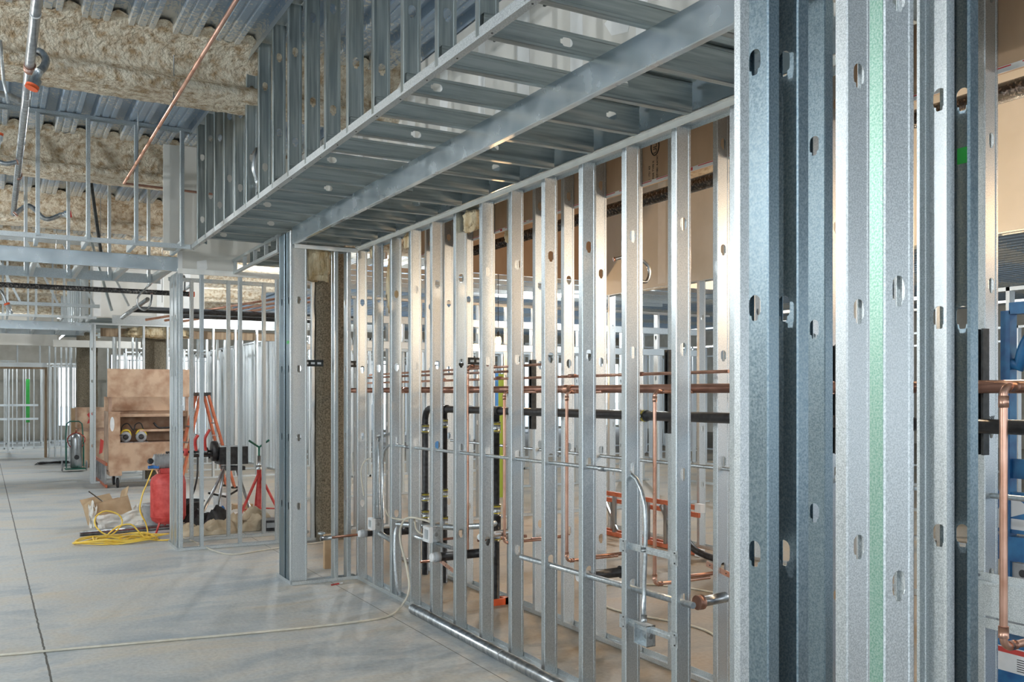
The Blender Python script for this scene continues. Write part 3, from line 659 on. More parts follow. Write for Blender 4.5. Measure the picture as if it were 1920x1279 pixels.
tag(MB().tube(bezier([(2.43, 7.95, 1.05), (2.56, 7.98, 1.12), (2.66, 8.0, 1.13), (2.9, 8.03, 1.13)]), .009, 8).obj('conduit', ZINC), 'thin conduit curving behind the return wall studs', 'conduit') if False else None
def ebox(loc, s, label, col=ZINC, ring=False, open_=True):
    e_ = empty('electrical_box', loc, label, 'electrical box'); d = .055; h = s/2; t = .003
    b = MB(); b.box(d-t, d, -h, h, -h, h); b.box(0, d, -h, -h+t, -h, h); b.box(0, d, h-t, h, -h, h); b.box(0, d, -h, h, -h, -h+t); b.box(0, d, -h, h, h-t, h)
    b.obj('box_shell', col, e_)
    for (y, z) in ((-h*.4, h*.4), (h*.4, h*.4), (-h*.4, -h*.4), (h*.4, -h*.4)): MB().lathe((d-t, y, z), [(.013, 0), (.013, -.0015), (.010, -.0016)], 16, (1, 0, 0)).obj('knockout', STEEL, e_)
    MB().lathe((.028, -h, 0), [(.015, 0), (.015, .0015), (.011, .0016)], 16, (0, -1, 0)).obj('knockout', STEEL, e_)
    if ring:
        b = MB(); q = h*.62
        b.box(-.03, 0, -h, h, q, h).box(-.03, 0, -h, h, -h, -q).box(-.03, 0, -h, -q, -q, q).box(-.03, 0, q, h, -q, q); b.obj('mud_ring', WHITE, e_)
        MB().box(.01, .012, -h*.6, h*.6, -h*.6, h*.6).obj('green_lining', GRND, e_)
    return e_
ebox((2.862, 3.74, .465), .105, 'open square metal electrical box at the foot of the bent conduit')
ebox((2.86, 7.52, .56), .10, 'small electrical box with white ring near the rear corner', ring=True)
ebox((2.86, 6.33, .63), .115, 'green-lined electrical box with white ring in mid plumbing wall', ring=True)
for j, z in enumerate((.897, .50)):
    e_ = empty('mounting_bar', (2.866, 3.66, z), ('thin steel bar bridging two studs across the bent conduit', 'lower steel bar bridging two studs behind the square box')[j], 'bracket')
    b = MB().box(.022, .025, -.20, .215, -.018, .018).box(.016, .022, -.20, .215, -.004, .004); b.obj('bar', ZINC, e_)
    for y in (-.20, .215):
        MB().box(-.003, .0, y-.012, y+.045, -.035, .035).box(-.003, .025, y-.003, y, -.02, .02).obj('end_plate', ZINC, e_)
        for zz in (-.025, .025): MB().lathe((-.003, y+.01, zz), [(.004, 0), (.004, -.003)], 8, (1, 0, 0)).obj('screw', SCREW, e_)
    if j == 0: MB().tube([(.024, .085, -.012), (.024, .085, .012)], .017, 12).obj('conduit_strap', STEEL, e_)
# white cables in the wall
def cable(pts, r, m, label, name='cable', n=8, seg=8, g=None):
    return tag(MB().tube(bezier(pts, seg), r, n).obj(name, m), label, 'cable', g)
cable([(-.9, 6.98, .009), (.027, 6.753, .009), (.301, 6.709, .009), (.979, 6.60, .009), (1.605, 6.50, .009), (2.214, 6.44, .009), (2.56, 6.47, .01), (2.74, 6.62, .03), (2.83, 6.66, .14), (2.84, 6.72, .30), (2.835, 6.85, .52), (2.835, 6.80, .66), (2.87, 6.70, .71), (2.93, 6.45, .70)], .0085, CABLE, 'cream cable crossing the concrete floor and climbing into the plumbing wall', 'extension_cable')
cable([(2.92, 7.4, .70), (2.88, 7.2, .66), (2.88, 7.0, .66), (2.92, 6.78, .68)], .007, CABLE, 'cream cable sagging between studs at knee height, farther piece')
cable([(2.92, 6.76, .69), (2.88, 6.62, .62), (2.88, 6.45, .60), (2.90, 6.30, .60)], .007, CABLE, 'cream cable sagging between studs beside the green box')
cable([(2.86, 7.75, .78), (2.83, 7.74, 1.0), (2.86, 7.70, 1.1), (2.90, 7.6, 1.12)], .006, CABLE, 'thin cream cable looping at the rear corner studs')
cable([(4.0, 4.3, .008), (4.4, 5.0, .008), (4.2, 5.9, .008), (4.6, 6.6, .008), (5.2, 6.2, .008), (5.3, 5.2, .008), (4.9, 4.4, .008), (4.6, 3.4, .008)], .008, CABLE, 'cream cord looping over the floor behind the rear stud row')
cable([(3.35, 10.1, .008), (2.6, 9.9, .008), (2.2, 9.75, .008), (2.05, 10.0, .008), (1.95, 10.6, .03), (1.9, 11.2, .01)], .007, CABLE, 'cream cord lying on the floor past the foot of the box wall')
# stamped / handwritten notes
def strokes(lines, o, u, v, s, m, parent, r=.0011):
    for k, ln in enumerate(lines):
        MB().tube([Vector(o)+Vector(u)*x*s+Vector(v)*y*s for x, y in ln], r, 5).obj('handwriting', m, parent)
note_stud = [q for q in C.objects if q.name.startswith('steel_stud') and abs(q.location.x-3.646) < .01 and abs(q.location.y-(3.984-4*SP)) < .01][0]
strokes([[(0, .8), (.2, 1), (.4, .8), (.3, .5), (0, .05), (.45, .0)], [(.85, .95), (.6, .8), (.8, .5), (.95, .2), (.7, 0), (.6, .2), (.9, .6), (1, .85), (.85, .95)], [(1.2, 1.0), (1.2, .5)], [(1.55, 1.05), (1.15, -.05)], [(1.45, .4), (1.6, .5), (1.7, .35), (1.4, 0), (1.75, 0)]],
        (-.022, -.0005, 1.575), (1, 0, 0), (0, 0, 1), .026, INK, note_stud)
pen = empty('marker_pen', (2.62, 7.80, .008), 'small red and white marker lying on the floor by the return wall', 'pen', rz=.3)
MB().tube([(-.05, 0, 0), (.03, 0, 0)], .007, 8).obj('barrel', RED, pen); MB().tube([(.03, 0, 0), (.07, 0, 0)], .0065, 8).obj('cap', WHITE, pen)
cd = MB().box(2.76, 2.88, 8.55, 8.6, 0.0, .33).obj('cardboard_sheet', CARD); tag(cd, 'folded cardboard standing on the floor behind the return wall', 'cardboard')
# ================================================================== RIGHT EDGE: window sill framing and blue lift
fr = empty('sill_frame', (3.60, 2.6, .75), 'boxed galvanized cross rail between rear studs at the right edge', 'cross rail')
MB().box(-.004, .0, -1.6, -.10, .02, .165).obj('rail_web', GN, fr)
MB().box(-.030, -.004, -1.6, -.10, .155, .168).box(-.008, -.004, -1.6, -.10, .168, .20).obj('upper_lip', GN, fr)
MB().box(-.010, -.004, -1.6, -.10, -.03, .012).obj('lower_lip', GN, fr)
for j in range(4):
    MB().lathe((-.010, -.22-.25*j, .185 if j % 2 == 0 else .0), [(.006, 0), (.006, -.003), (.002, -.005)], 8, (1, 0, 0)).obj('screw', STEEL, fr)
lf = empty('personnel_lift', (4.55, 2.55, 0), 'blue steel lift with curved guard rails standing beyond the right edge studs', 'lift')
def lbox(n_, *a, m=BLUE): return MB().box(*a).obj(n_, m, lf)
lbox('top_rail', -.03, .03, -1.3, .28, 2.10, 2.16)
MB().bar((0, .30, 2.12), (0, .30, .60), .05, .06).obj('corner_post', BLUE, lf)
MB().tube([(0, .28, 1.85)] + arc((0, -.02, 1.83), .26, 0, math.pi/2, (0, 1, 0), (0, 0, 1), 10) + [(0, -.6, 2.09)], .028, 8).obj('curved_brace', BLUE, lf)
MB().tube([(.05, .10, .95), (.05, .10, 1.80)] + arc((.05, -.12, 1.80), .22, 0, math.pi/2, (0, 1, 0), (0, 0, 1), 10) + [(.05, -.5, 2.02)], .035, 8).obj('guard_hoop', BLUE, lf)
lbox('gate_panel', -.012, .012, -1.3, .34, 1.26, 1.36); lbox('logo_panel', -.02, .02, -1.3, .36, .98, 1.19); lbox('lower_rail', -.035, .035, -1.3, .38, .84, .965)
p = lbox('perforated_panel', -.01, .01, -1.3, .30, .60, .83, m=GREY)
for j in range(10):
    for z in (.66, .78): MB().lathe((-.0105, .22-.13*j, z), [(.020, 0), (.020, -.001)], 16, (1, 0, 0)).obj('hole', BLK, p)
lp = [c for c in lf.children if c.name.startswith('logo_panel')][0]
# pale rounded letter shapes, as on the panel
def archshape(y0, w, h, t):
    pts = [(0, 0), (0, h-w/2)] + [(w/2-w/2*math.cos(a), h-w/2+w/2*math.sin(a)) for a in [math.pi*i/12 for i in range(13)]] + [(w, 0), (w-t, 0), (w-t, h-w/2)]
    pts += [(w/2+(w/2-t)*math.cos(a), h-w/2+(w/2-t)*math.sin(a)) for a in [math.pi*i/12 for i in range(13)]] + [(t, 0)]
    return pts
MB().prism(archshape(0, .15, .155, .05), (-.021, .16, 1.0), (0, -1, 0), (0, 0, 1), (-1, 0, 0), .001).obj('logo_letter', LOGO, lp)
MB().prism([(0, 0), (.17, 0), (.17, .055), (.055, .055)] + [(.09+.085*math.cos(a), .075+.08*math.sin(a)) for a in [math.pi*i/12 for i in range(1, 12)]] + [(0, .08)], (-.021, .35, 1.0), (0, -1, 0), (0, 0, 1), (-1, 0, 0), .001).obj('logo_letter', LOGO, lp)
lbox('base_box', -.25, .35, -1.3, .45, .12, .50); lbox('chassis', -.15, .3, -1.2, .40, .50, .60, m=GREY)
b = MB().box(-.253, -.251, -.35, .26, .34, .46).obj('warning_label', WHITE, lf)
MB().box(-.2537, -.253, .05, .24, .43, .455).obj('red_header', REDP, b)
for j in range(6):
    MB().box(-.2537, -.253, -.28, .10, .352+.011*j, .356+.011*j).obj('print_line', INK, b)
for y in (-1.0, .25):
    for x in (-.2, .3): MB().lathe((x-.03, y, .11), [(.11, 0), (.11, .06)], 24, (1, 0, 0)).obj('wheel', RUBBER, lf)
# ================================================================== OVERHEAD SERVICES
o = pipe([(1.19, 1.8, 3.93), (1.165, 10.25, 3.87)], .0135, COP, 'long bright copper pipe slung diagonally under the roof beams', n=12)
for y in (3.4, 6.4, 9.4): fitting(o, (1.18, y-.03, 3.905), (1.18, y+.03, 3.905), .0165, COP)
pipe([(1.165, 10.25, 3.87), (2.55, 10.25-.0, 3.845)], .0125, COPD, 'copper branch pipe turning right from the slung pipe toward the corner')
for j, y in enumerate((4.9, 7.3, 9.3)):
    h = empty('pipe_hanger', (1.178, y, 3.9), 'thin threaded rod with a ring hanging the copper pipe, %s from the front' % ORD[j], 'hanger', 'rod hangers of the copper pipe')
    MB().tube([(0, 0, .05), (0, 0, .46)], .004, 6).obj('rod', STEEL, h)
    MB().tube([(.022*math.cos(a), .0, .022*math.sin(a)+.0) for a in [2*math.pi*i/14 for i in range(15)]], .003, 6).bar((0, 0, .02), (0, 0, .05), .012, .012).obj('ring', STEEL, h)
o = pipe([(.205, 2.0, 3.88), (.19, 12.6, 3.86)], .030, STEEL, 'grey steel sprinkler main running overhead at the far left', 'sprinkler_main', n=16)
for y in (5.9, 7.6, 9.0, 10.9): fitting(o, (.20, y-.006, 3.87), (.20, y+.006, 3.87), .032, WHITE, 'tape_ring')
for y in (6.9, 10.4): fitting(o, (.20, y-.05, 3.87), (.20, y+.05, 3.87), .037, COPD, 'tee')
def flex(pts, label, headdir=(0, 0, -1), capc=ORCAP, r=.016):
    P = bezier(pts, 7); e_ = empty('sprinkler_drop', tuple(P[0]), label, 'sprinkler drop')
    P = [p-P[0] for p in P]
    MB().tube(P, [r*(1+.10*(i % 2)) for i in range(len(P))], 10).obj('braided_hose', STEEL, e_)
    d = Vector(headdir).normalized(); q = P[-1]
    MB().tube([q-d*.01, q+d*.05, q+d*.055, q+d*.10], [r*1.1, r*1.2, r*1.7, r*1.7], 12).obj('nipple', ZINC, e_)
    MB().tube([q+d*.10, q+d*.125], [r*1.75, r*1.75], 12).obj('cap', capc, e_)
    MB().tube([P[0]-Vector((0, 0, .0)), P[1]], r*1.35, 10).obj('swivel_nut', COPD, e_)
flex([(.20, 6.75, 3.90), (.25, 6.7, 3.92), (.285, 6.65, 3.86), (.27, 6.6, 3.79), (.24, 6.55, 3.74)], 'thick steel elbow drop with orange cap on the sprinkler main, nearest', (-.35, -.1, -1), r=.023)
flex([(.18, 9.6, 3.83), (.08, 9.6, 3.80), (.0, 9.6, 3.84), (.02, 9.6, 3.95)], 'sprinkler elbow with an orange cap turned up, left of the main', (.1, 0, 1), r=.02)
flex([(.20, 12.3, 3.80), (.35, 12.3, 3.92), (.52, 12.3, 3.78), (.68, 12.3, 3.84)], 'braided sprinkler hose with a red cap lying level behind the crossing frame', (1, 0, .25), REDP, r=.026)
flex([(.2, 8.0, 3.93), (.05, 7.9, 3.95), (-.15, 7.9, 3.93)], 'sprinkler branch with copper nut at the left picture edge', (-1, 0, 0), TEAL, r=.024)
tag(MB().tube([(.03, 7.0, 4.05), (.05, 7.25, 3.86), (.08, 7.3, 3.72)], .011, 8).obj('bracing_rod', ZINC), 'thin bent rod left of the sprinkler main', 'rod')
e_ = pipe([(-2.5, 12.2, 2.955), (2.15, 12.2, 2.955)], .031, INSU, 'speckled black pipe crossing level behind the nearer bulkhead', 'sprinkler_branch', n=14)
MB().tube([(2.15, 12.2, 2.955), (2.22, 12.2, 2.955)], .034, 14).obj('orange_coupling', ORCAP, e_)
flex([(1.70, 12.15, 2.93), (1.69, 12.1, 2.85), (1.66, 12.1, 2.76), (1.60, 12.1, 2.72), (1.535, 12.1, 2.77), (1.53, 12.1, 2.86), (1.57, 12.1, 2.93), (1.62, 12.1, 2.98)], 'looped steel sprinkler hose with red cap hanging by the drywall opening', (.6, 0, .8), r=.012)
flex([(-.05, 12.2, 2.93), (.06, 12.1, 2.86), (.12, 12.1, 2.7), (.16, 12.1, 2.62)], 'sprinkler hose with orange cap at the far left behind the bulkhead', (-.4, 0, 1), r=.018)
flex([(2.10, 12.2, 2.97), (2.12, 12.35, 3.2), (2.08, 12.6, 3.1), (2.09, 12.6, 3.0), (2.16, 12.6, 3.03)], 'steel hose loop showing between the studs at the box wall head', (.5, 0, .5), STEEL, r=.011)
flex([(1.80, 7.33, 3.60), (1.795, 7.27, 3.615), (1.775, 7.24, 3.56), (1.765, 7.24, 3.46), (1.79, 7.25, 3.38)], 'steel hose hooked through an upright soffit stud', (.3, 0, -1), BLK, r=.017)
flex([(1.90, 2.88, 3.33), (2.05, 2.88, 3.30), (2.13, 2.87, 3.42), (2.17, 2.86, 3.44)], 'braided sprinkler hose with orange cap above the near soffit joists', (.15, 0, -1), r=.017)
flex([(4.25, 5.9, 2.75), (4.4, 5.85, 2.78), (4.52, 5.8, 2.70), (4.50, 5.8, 2.58), (4.38, 5.8, 2.60)], 'chrome sprinkler hose curling below the tar wrapped pipe', (-.3, 0, 1), BLK, r=.013)
for j, (x, y) in enumerate(((1.0, 10.9), (.3, 12.0), (2.1, 14.0), (.75, 14.5))):
    tag(MB().tube([(x, y, 3.0 if j > 1 else 3.4), (x, y, DECKZ)], .004, 6).obj('hanger_rod', STEEL), 'thin threaded hanger rod dropping from the deck, %s of the far left rods' % ORD[j], 'hanger', 'loose hanger rods')
# dark diagonal brace and rails in the drywall opening
tag(MB().bar((1.12, 14.05, 4.0), (1.43, 14.0, 2.85), .07, .03).obj('diagonal_brace', GD), 'dark slanting steel brace against the far drywall', 'brace')
tag(MB().bar((.90, 11.3, 4.36), (1.05, 11.3, 3.2), .07, .03, (1, 0, 0)).obj('diagonal_brace', PVCB), 'black slanting brace behind the crossing frame near the corner', 'brace')
o = place(member(5.2, .16, .04, 0, (), G, False), 'header_track', (1.92, 17.2, 2.98+.08), 'X', 'Y'); tag(o, 'deep dented galvanized header track above the tool chest', 'header'); o.location = (1.92, 18.74, 3.082)
pipe([(1.62, 14.5, 2.80), (1.85, 13.6, 3.0)], .03, STEEL, 'stub of grey pipe pointing down in the drywall opening', 'sprinkler_branch')
# pipes behind the box wall head
for j in range(3):
    pipe([(2.2+.3*j, 16.4, 2.92), (4.3+.35*j, 14.6, 3.28)], .02, COP, 'copper pipe slanting up beyond the box wall head, %s from the left' % ORD[j], group='slanting copper pipes beyond the box wall')
pipe([(1.9, 15.6, 3.02), (6.0, 15.6, 3.02)], .05, IRON, 'thick black pipe beyond the head of the box wall', 'drain_pipe')
pipe([(2.3, 14.6, 2.86), (4.5, 14.6, 2.86)], .03, IRON, 'lower black pipe beyond the head of the box wall', 'drain_pipe')
# ================================================================== BACKGROUND FRAMING
def wallrun(kind, c, a0, a1, step, h, what, grp, m=GN, w=.092, jitter=0., z0=0, holes=H4, tr=True, skip=()):
    """kind 'Y': wall in plane Y=c running along X; 'X': wall in plane X=c running along Y"""
    n = int((a1-a0)/step)+1
    for i in range(n):
        if i in skip: continue
        a = a0+step*i + jitter*random.uniform(-1, 1)
        x, y = (a, c) if kind == 'Y' else (c, a)
        stud(x, y, h, what % ORD[min(i, 29)], grp, z=z0, ydir='X' if kind == 'Y' else 'Y', m=m, holes=holes, w=w)
    if tr:
        L = a1-a0+.1; loc = (a0-.05, c, z0) if kind == 'Y' else (c, a0-.05, z0)
        track(loc, L, 'X' if kind == 'Y' else 'Y', 'Z', 'floor track of the %s' % grp, w=w+.004, m=m)
        loc = (loc[0], loc[1], z0+h); track(loc, L, 'X' if kind == 'Y' else 'Y', '-Z', 'head track of the %s' % grp, w=w+.004, m=m)
# wall beyond the chase at X = 6.7 with drywall bulkhead on top
wallrun('X', 6.76, 3.1, 9.4, .42, 2.95, 'stud under the grey drywall bulkhead beyond the pipes, %s from its near end', 'stud wall under the drywall bulkhead', skip=(5, 8, 13))
d = MB().box(6.70, 6.715, 1.5, 9.47, 2.93, DECKZ-.02).obj('drywall_board', DRY); tag(d, 'large grey drywall bulkhead beyond the pipe chase', 'drywall')
for y in (3.4, 4.62, 5.84, 7.06, 8.28): MB().box(6.6985, 6.70, y, y+.14, 2.96, DECKZ-.04).obj('joint_strip', MUD, d)
d = MB().box(4.6, 12.0, 9.50, 9.515, 3.10, DECKZ-.02).obj('drywall_board', KRAFT); tag(d, 'tan board header spanning level beyond the pipe chase', 'drywall')
wallrun('Y', 10.9, 3.9, 9.6, .43, 2.9, 'stud of the first partition beyond the pipe chase, %s from its left', 'first partition beyond the chase', skip=(3, 7, 10))
wallrun('Y', 14.2, 3.9, 11.0, .5, 2.9, 'stud of the second partition beyond the pipe chase, %s from its left', 'second partition beyond the chase', skip=(3, 8))
wallrun('X', 11.5, 3.0, 13.8, .6, 2.9, 'stud of the distant long partition to the right, %s from its near end', 'distant long partition', skip=(3, 7, 8, 12))
# horizontal bracing beyond
for j, (z, y) in enumerate(((2.62, 10.84), (2.3, 10.84), (2.42, 14.1))):
    o = place(member(5.5, .092, .03, 0, (), G, False), 'cross_rail', (4.0, y, z), 'X', 'Y'); tag(o, 'level galvanized cross rail far beyond the pipe chase, %s from the top' % ORD[j], 'rail')
for j in range(9):
    x = 4.6+.7*j
    tag(MB().bar((x, 11.6, 3.55), (x, 13.6, 3.55), .03, .09).obj('ceiling_rail', G), 'ceiling framing rail far beyond the chase, %s from the left' % ORD[j], 'rail', 'ceiling rails beyond the chase')
for j in range(5):
    tag(MB().bar((3.9, 11.5+.55*j, 3.35), (11, 11.5+.55*j, 3.35), .035, .06).obj('ceiling_channel', G), 'long level ceiling channel beyond the chase, %s from the front' % ORD[j], 'rail', 'ceiling channels beyond the chase')
for j, (x, y, w_, c_, m_) in enumerate(((7.0, 13.0, .35, 'lime green board leaning far beyond the pipes', OLIVE), (5.6, 12.2, .05, 'blue strip standing far beyond the pipes, left one', BLUEP), (6.6, 12.2, .05, 'blue strip standing far beyond the pipes, right one', BLUEP))):
    tag(MB().box(x, x+w_, y, y+.05, 0, 2.0).obj('leaning_board', m_), c_, 'board')
# wall Y = 18.6 with the tool chest before it
wallrun('Y', 18.75, 1.60, 5.4, .43, 3.0, 'stud of the wall behind the tool chest, %s from its left end', 'wall behind the tool chest')
stud(1.60, 18.95, 3.0, 'corner stud at the left end of the wall behind the tool chest', 'wall behind the tool chest', m=GN)
wallrun('Y', 20.6, 1.75, 6.4, .41, 3.0, 'stud in the second layer behind the tool chest, %s from its left end', 'second layer behind the tool chest', m=GN)
wallrun('Y', 22.5, 1.9, 6.8, .41, 3.0, 'stud in the third layer behind the tool chest, %s from its left end', 'third layer behind the tool chest', m=GN)
d = MB(); d.box(1.58, 3.65, 19.0, 19.015, 3.12, DECKZ-.01); d = d.obj('drywall_board', DRY); tag(d, 'wide pale drywall above the tool chest wall with white joint stripes', 'drywall')
for x in (1.62, 2.75, 3.25): MB().box(x, x+.13, 18.996, 19.0, 3.15, DECKZ-.02).obj('joint_stripe', MUD, d)
d = MB().box(1.75, 5.2, 19.02, 19.10, 2.77, 2.93).obj('lumber_header', WOOD); tag(d, 'rough wooden header high behind the tool chest', 'header')
tuft((2.75, 18.9, 2.86), .55, .10, .10, 'ragged brown insulation along the head of the tool chest wall', 9)
# far left soffit, same make as the near one
for i in range(12):
    stud(1.50, 19.3+.58*i, 1.2, 'upright stud of the distant left soffit, %s from its near end' % ORD[i], 'uprights of the distant soffit', z=3.13, holes=(), m=G, w=.12)
for i in range(12):
    joist(1.50, 19.3+.58*i, 3.10, .85, .10, (), 'joist under the distant left soffit, %s from its near end' % ORD[i], 'joists of the distant soffit', GD)
tag(MB().box(1.44, 1.445, 19.1, 26.4, 3.06, 3.12).obj('edge_angle', GN), 'galvanized edge angle of the distant left soffit', 'angle')
# far doorway wall Y = 26.9
FW = 'far doorway wall'
for i, x in enumerate((1.22, 1.36, 1.50, 1.62, 1.74, 1.86)):
    stud(x, 26.9, 2.95, 'stud bunched at the right of the far doorway, %s from the opening' % ORD[i], 'studs bunched beside the far doorway', ydir='X', m=GN, w=.10)
for i in range(5):
    stud(1.0-.52*i, 26.9, .5, 'short stud over the far doorway, %s from the right' % ORD[i], 'short studs over the far doorway', z=2.47, ydir='X', holes=(), m=GN, w=.05)
tag(MB().box(-2, 1.18, 26.86, 26.95, 2.36, 2.47).obj('door_header', GN), 'galvanized header across the far doorway', 'header')
dc = MB().box(1.12, 1.18, 26.84, 27.0, 0, 2.36); dc.box(-2, 1.12, 26.84, 27.0, 2.31, 2.36)
tag(dc.obj('door_buck', WOOD), 'wooden frame lining the far doorway at left', 'door frame')
tag(MB().box(-2, 1.9, 26.6, 27.0, 2.93, 3.05).obj('header_band', CREAM), 'pale band over the far doorway wall', 'header')
wallrun('Y', 25.2, 1.6, 4.0, .43, 2.85, 'stud seen past the hand truck, %s from the left', 'partition past the hand truck', m=GN)
d = MB().box(1.15, 3.0, 23.2, 23.35, 2.74, 2.9).obj('soffit_edge', DRY); tag(d, 'white boxed soffit edge above the hand truck', 'header')
wallrun('Y', 29.5, -1.3, .45, .40, 2.6, 'stud standing inside the far doorway, %s from the left', 'studs inside the far doorway', m=GN, w=.14)
wallrun('Y', 32.0, -1.0, 2.6, .45, 2.6, 'stud deep beyond the far doorway, %s from the left', 'studs deep beyond the far doorway', m=GN)
tag(MB().box(.80, .90, 31.0, 31.03, .8, 2.1).obj('green_panel', GRNP), 'bright green panel glimpsed through the far doorway', 'panel')
for j, (x, z) in enumerate(((-2, 0.9), (-2, 1.3))):
    tag(MB().box(x, 1.1, 30.2, 30.23, z, z+.06).obj('far_rail', G), 'level rail glimpsed through the far doorway, %s one' % ('lower', 'upper')[j], 'rail')
tag(MB().box(-2.6, 1.3, 24.6, 24.62, 2.82, 3.5).obj('drywall_board', DRY), 'pale drywall seen through the farther bulkhead at left', 'drywall')
ff = MB(); random.seed(3)
def far_row(kind, c, a0, a1, step, h, w_=.092, t_=.036):
    a = a0
    while a < a1:
        q = a+random.uniform(-.04, .04)
        if kind == 'Y': ff.box(q, q+w_*.45, c, c+w_, 0, h)
        else: ff.box(c, c+w_, q, q+w_*.45, 0, h)
        a += step
    if kind == 'Y': ff.box(a0, a1, c, c+w_, 0, .04).box(a0, a1, c, c+w_, h-.04, h)
    else: ff.box(c, c+w_, a0, a1, 0, .04).box(c, c+w_, a0, a1, h-.04, h)
far_row('Y', 24.4, 4.2, 9.5, .30, 2.8); far_row('Y', 26.5, 3.0, 12, .36, 2.8); far_row('Y', 29.0, 3.0, 16, .36, 2.8); far_row('Y', 33, 3.5, 20, .4, 2.8)
far_row('X', 5.3, 19.4, 27, .32, 2.9); far_row('Y', 17.5, 6.2, 14.5, .40, 2.8); far_row('Y', 20.5, 7.5, 18, .42, 2.8); far_row('X', 14.6, 6.5, 20, .42, 2.8); far_row('X', 9.2, 4.5, 9.0, .41, 2.8)
far_row('Y', 31.3, -1.2, 2.8, .28, 2.6, .06); far_row('Y', 34.5, -2, 3.0, .33, 2.6, .07); far_row('X', 18.5, 6, 24, .5, 2.8); far_row('Y', 23.5, 11, 20, .45, 2.8)
tag(ff.obj('distant_studs', GN), 'thicket of distant galvanized studs in the rooms far behind', 'studs', kind='stuff')
# overhead web members between the bulkheads
for j in range(7):
    x = -1.6+.5*j
    tag(MB().bar((x, 15.4, 3.95), (x+.42, 15.4, 3.05), .03, .03).obj('truss_web', G), 'light slanting truss web behind the farther bulkhead, %s from the left' % ORD[j], 'truss web', 'truss webs')
tag(MB().box(-2.2, 1.4, 15.38, 15.43, 3.95, 4.0).obj('truss_chord', G), 'top chord of the light truss at the far left', 'truss chord')
tag(MB().box(-2.2, 1.4, 15.38, 15.43, 3.0, 3.05).obj('truss_chord', G), 'bottom chord of the light truss at the far left', 'truss chord')
# ------------------------------------------------------------------ perimeter: sheathed outer walls with glazed openings
GLASS = mat('window glass', (1, 1, 1), 0.0); GLASS.node_tree.nodes['Principled BSDF'].inputs['Transmission Weight'].default_value = 1
GLASS.node_tree.nodes['Principled BSDF'].inputs['IOR'].default_value = 1.02
OUT = noisy('exterior sheathing', (.50, .46, .38), (.60, .56, .48), 3, .8, world=True)
def outer(name, axis, c, a0, a1, sill, head, ww, pier):
    b = MB(); t = .2
    def bx(p, q, z0, z1):
        if q-p < .01 or z1-z0 < .01: return
        if axis == 'X': b.box(c, c+t, p, q, z0, z1)
        else: b.box(p, q, c, c+t, z0, z1)
    bx(a0, a1, 0, sill); bx(a0, a1, head, DECKZ)
    a = a0
    while a < a1:
        bx(a, min(a+pier, a1), sill, head); a += pier+ww
    struct(b.obj(name, OUT))
    b = MB(); a = a0+pier
    while a < a1-ww:
        for q in (0, ww/2-.025, ww-.05):
            if axis == 'X': b.box(c+.05, c+.12, a+q, a+q+.05, sill, head)
            else: b.box(a+q, a+q+.05, c+.05, c+.12, sill, head)
        a += pier+ww
    w = b.obj('window_mullions_'+name[5:], GREY); w.name = 'trim_'+name[5:]; struct(w)
outer('wall_left', 'X', X0, Y0, 1.3, .5, 3.2, 3.2, .8)
struct(MB().box(X0, X0+.2, 1.3, Y1-.2, 0, DECKZ).obj('wall_left_solid', DRY))
outer('wall_near', 'Y', Y0, X0, X1, .3, 3.3, 3.4, .9)
outer('wall_right', 'X', X1-.2, Y0, 15, .4, 2.8, 3.4, .8)
struct(MB().box(X1-.2, X1, 15, Y1-.2, 0, DECKZ).obj('wall_right_solid', OUT))
outer('wall_far', 'Y', Y1-.2, 3.2, X1, .1, 3.1, 3.6, .5)
outer('wall_far_solid', 'Y', Y1-.2, X0, 3.0, .5, 2.6, 1.9, 2.4)
# ================================================================== LAMPS: ONE SITE BULB, THE REST ADDED AS FILL
BULB = bpy.data.materials.new('glowing bulb'); BULB.use_nodes = True
bp_ = BULB.node_tree.nodes['Principled BSDF']; bp_.inputs['Emission Color'].default_value = (1, .68, .32, 1); bp_.inputs['Emission Strength'].default_value = 70
def hang_bulb(x, y, z, w, label, col=(1, .62, .32), top=None):
    e_ = empty('work_or_fill_lamp', (x, y, z), label, 'lamp', 'temporary work lamps')
    MB().lathe((0, 0, 0), [(.002, -.05), (.025, -.04), (.034, -.01), (.028, .02), (.016, .05)], 14).obj('bulb', BULB, e_)
    MB().lathe((0, 0, .05), [(.018, 0), (.02, .05), (.008, .07)], 10).obj('socket', BLK, e_)
    MB().tube([(0, 0, .11), (0, 0, (top or DECKZ)-z)], .004, 6).obj('cord', BLK, e_)
    cage = MB()
    for k in range(4):
        a = math.pi*k/4
        cage.tube([(.045*math.cos(a)*math.sin(t), .045*math.sin(a)*math.sin(t), -.075*math.cos(t)) for t in [math.pi*i/8-math.pi/2*0 for i in range(9)]], .0015, 5)
    cage.obj('guard_cage', ZINC, e_)
    l = bpy.data.lights.new('lamp_light', 'POINT'); l.energy = w; l.color = col; l.shadow_soft_size = .06
    lo = bpy.data.objects.new('lamp_light', l); C.objects.link(lo); lo.parent = e_; lo.location = (0, 0, -.14)
    return e_
hang_bulb(5.75, 10.55, 2.38, 90, 'lit bare work bulb glowing between studs in the middle distance')
hang_bulb(4.9, 3.3, 2.75, 45, 'added warm fill bulb hung beyond the rear studs near the tar wrapped pipe', (1, .84, .66))  # this and the next two: unseen bulbs added to warm the chase
hang_bulb(5.4, 5.0, 2.9, 50, 'added warm fill bulb hung beyond the rear studs in the middle', (1, .72, .45))
hang_bulb(5.6, 1.8, 2.9, 60, 'added warm fill bulb hung near the blue lift')
NEUT = (.92, .97, 1)
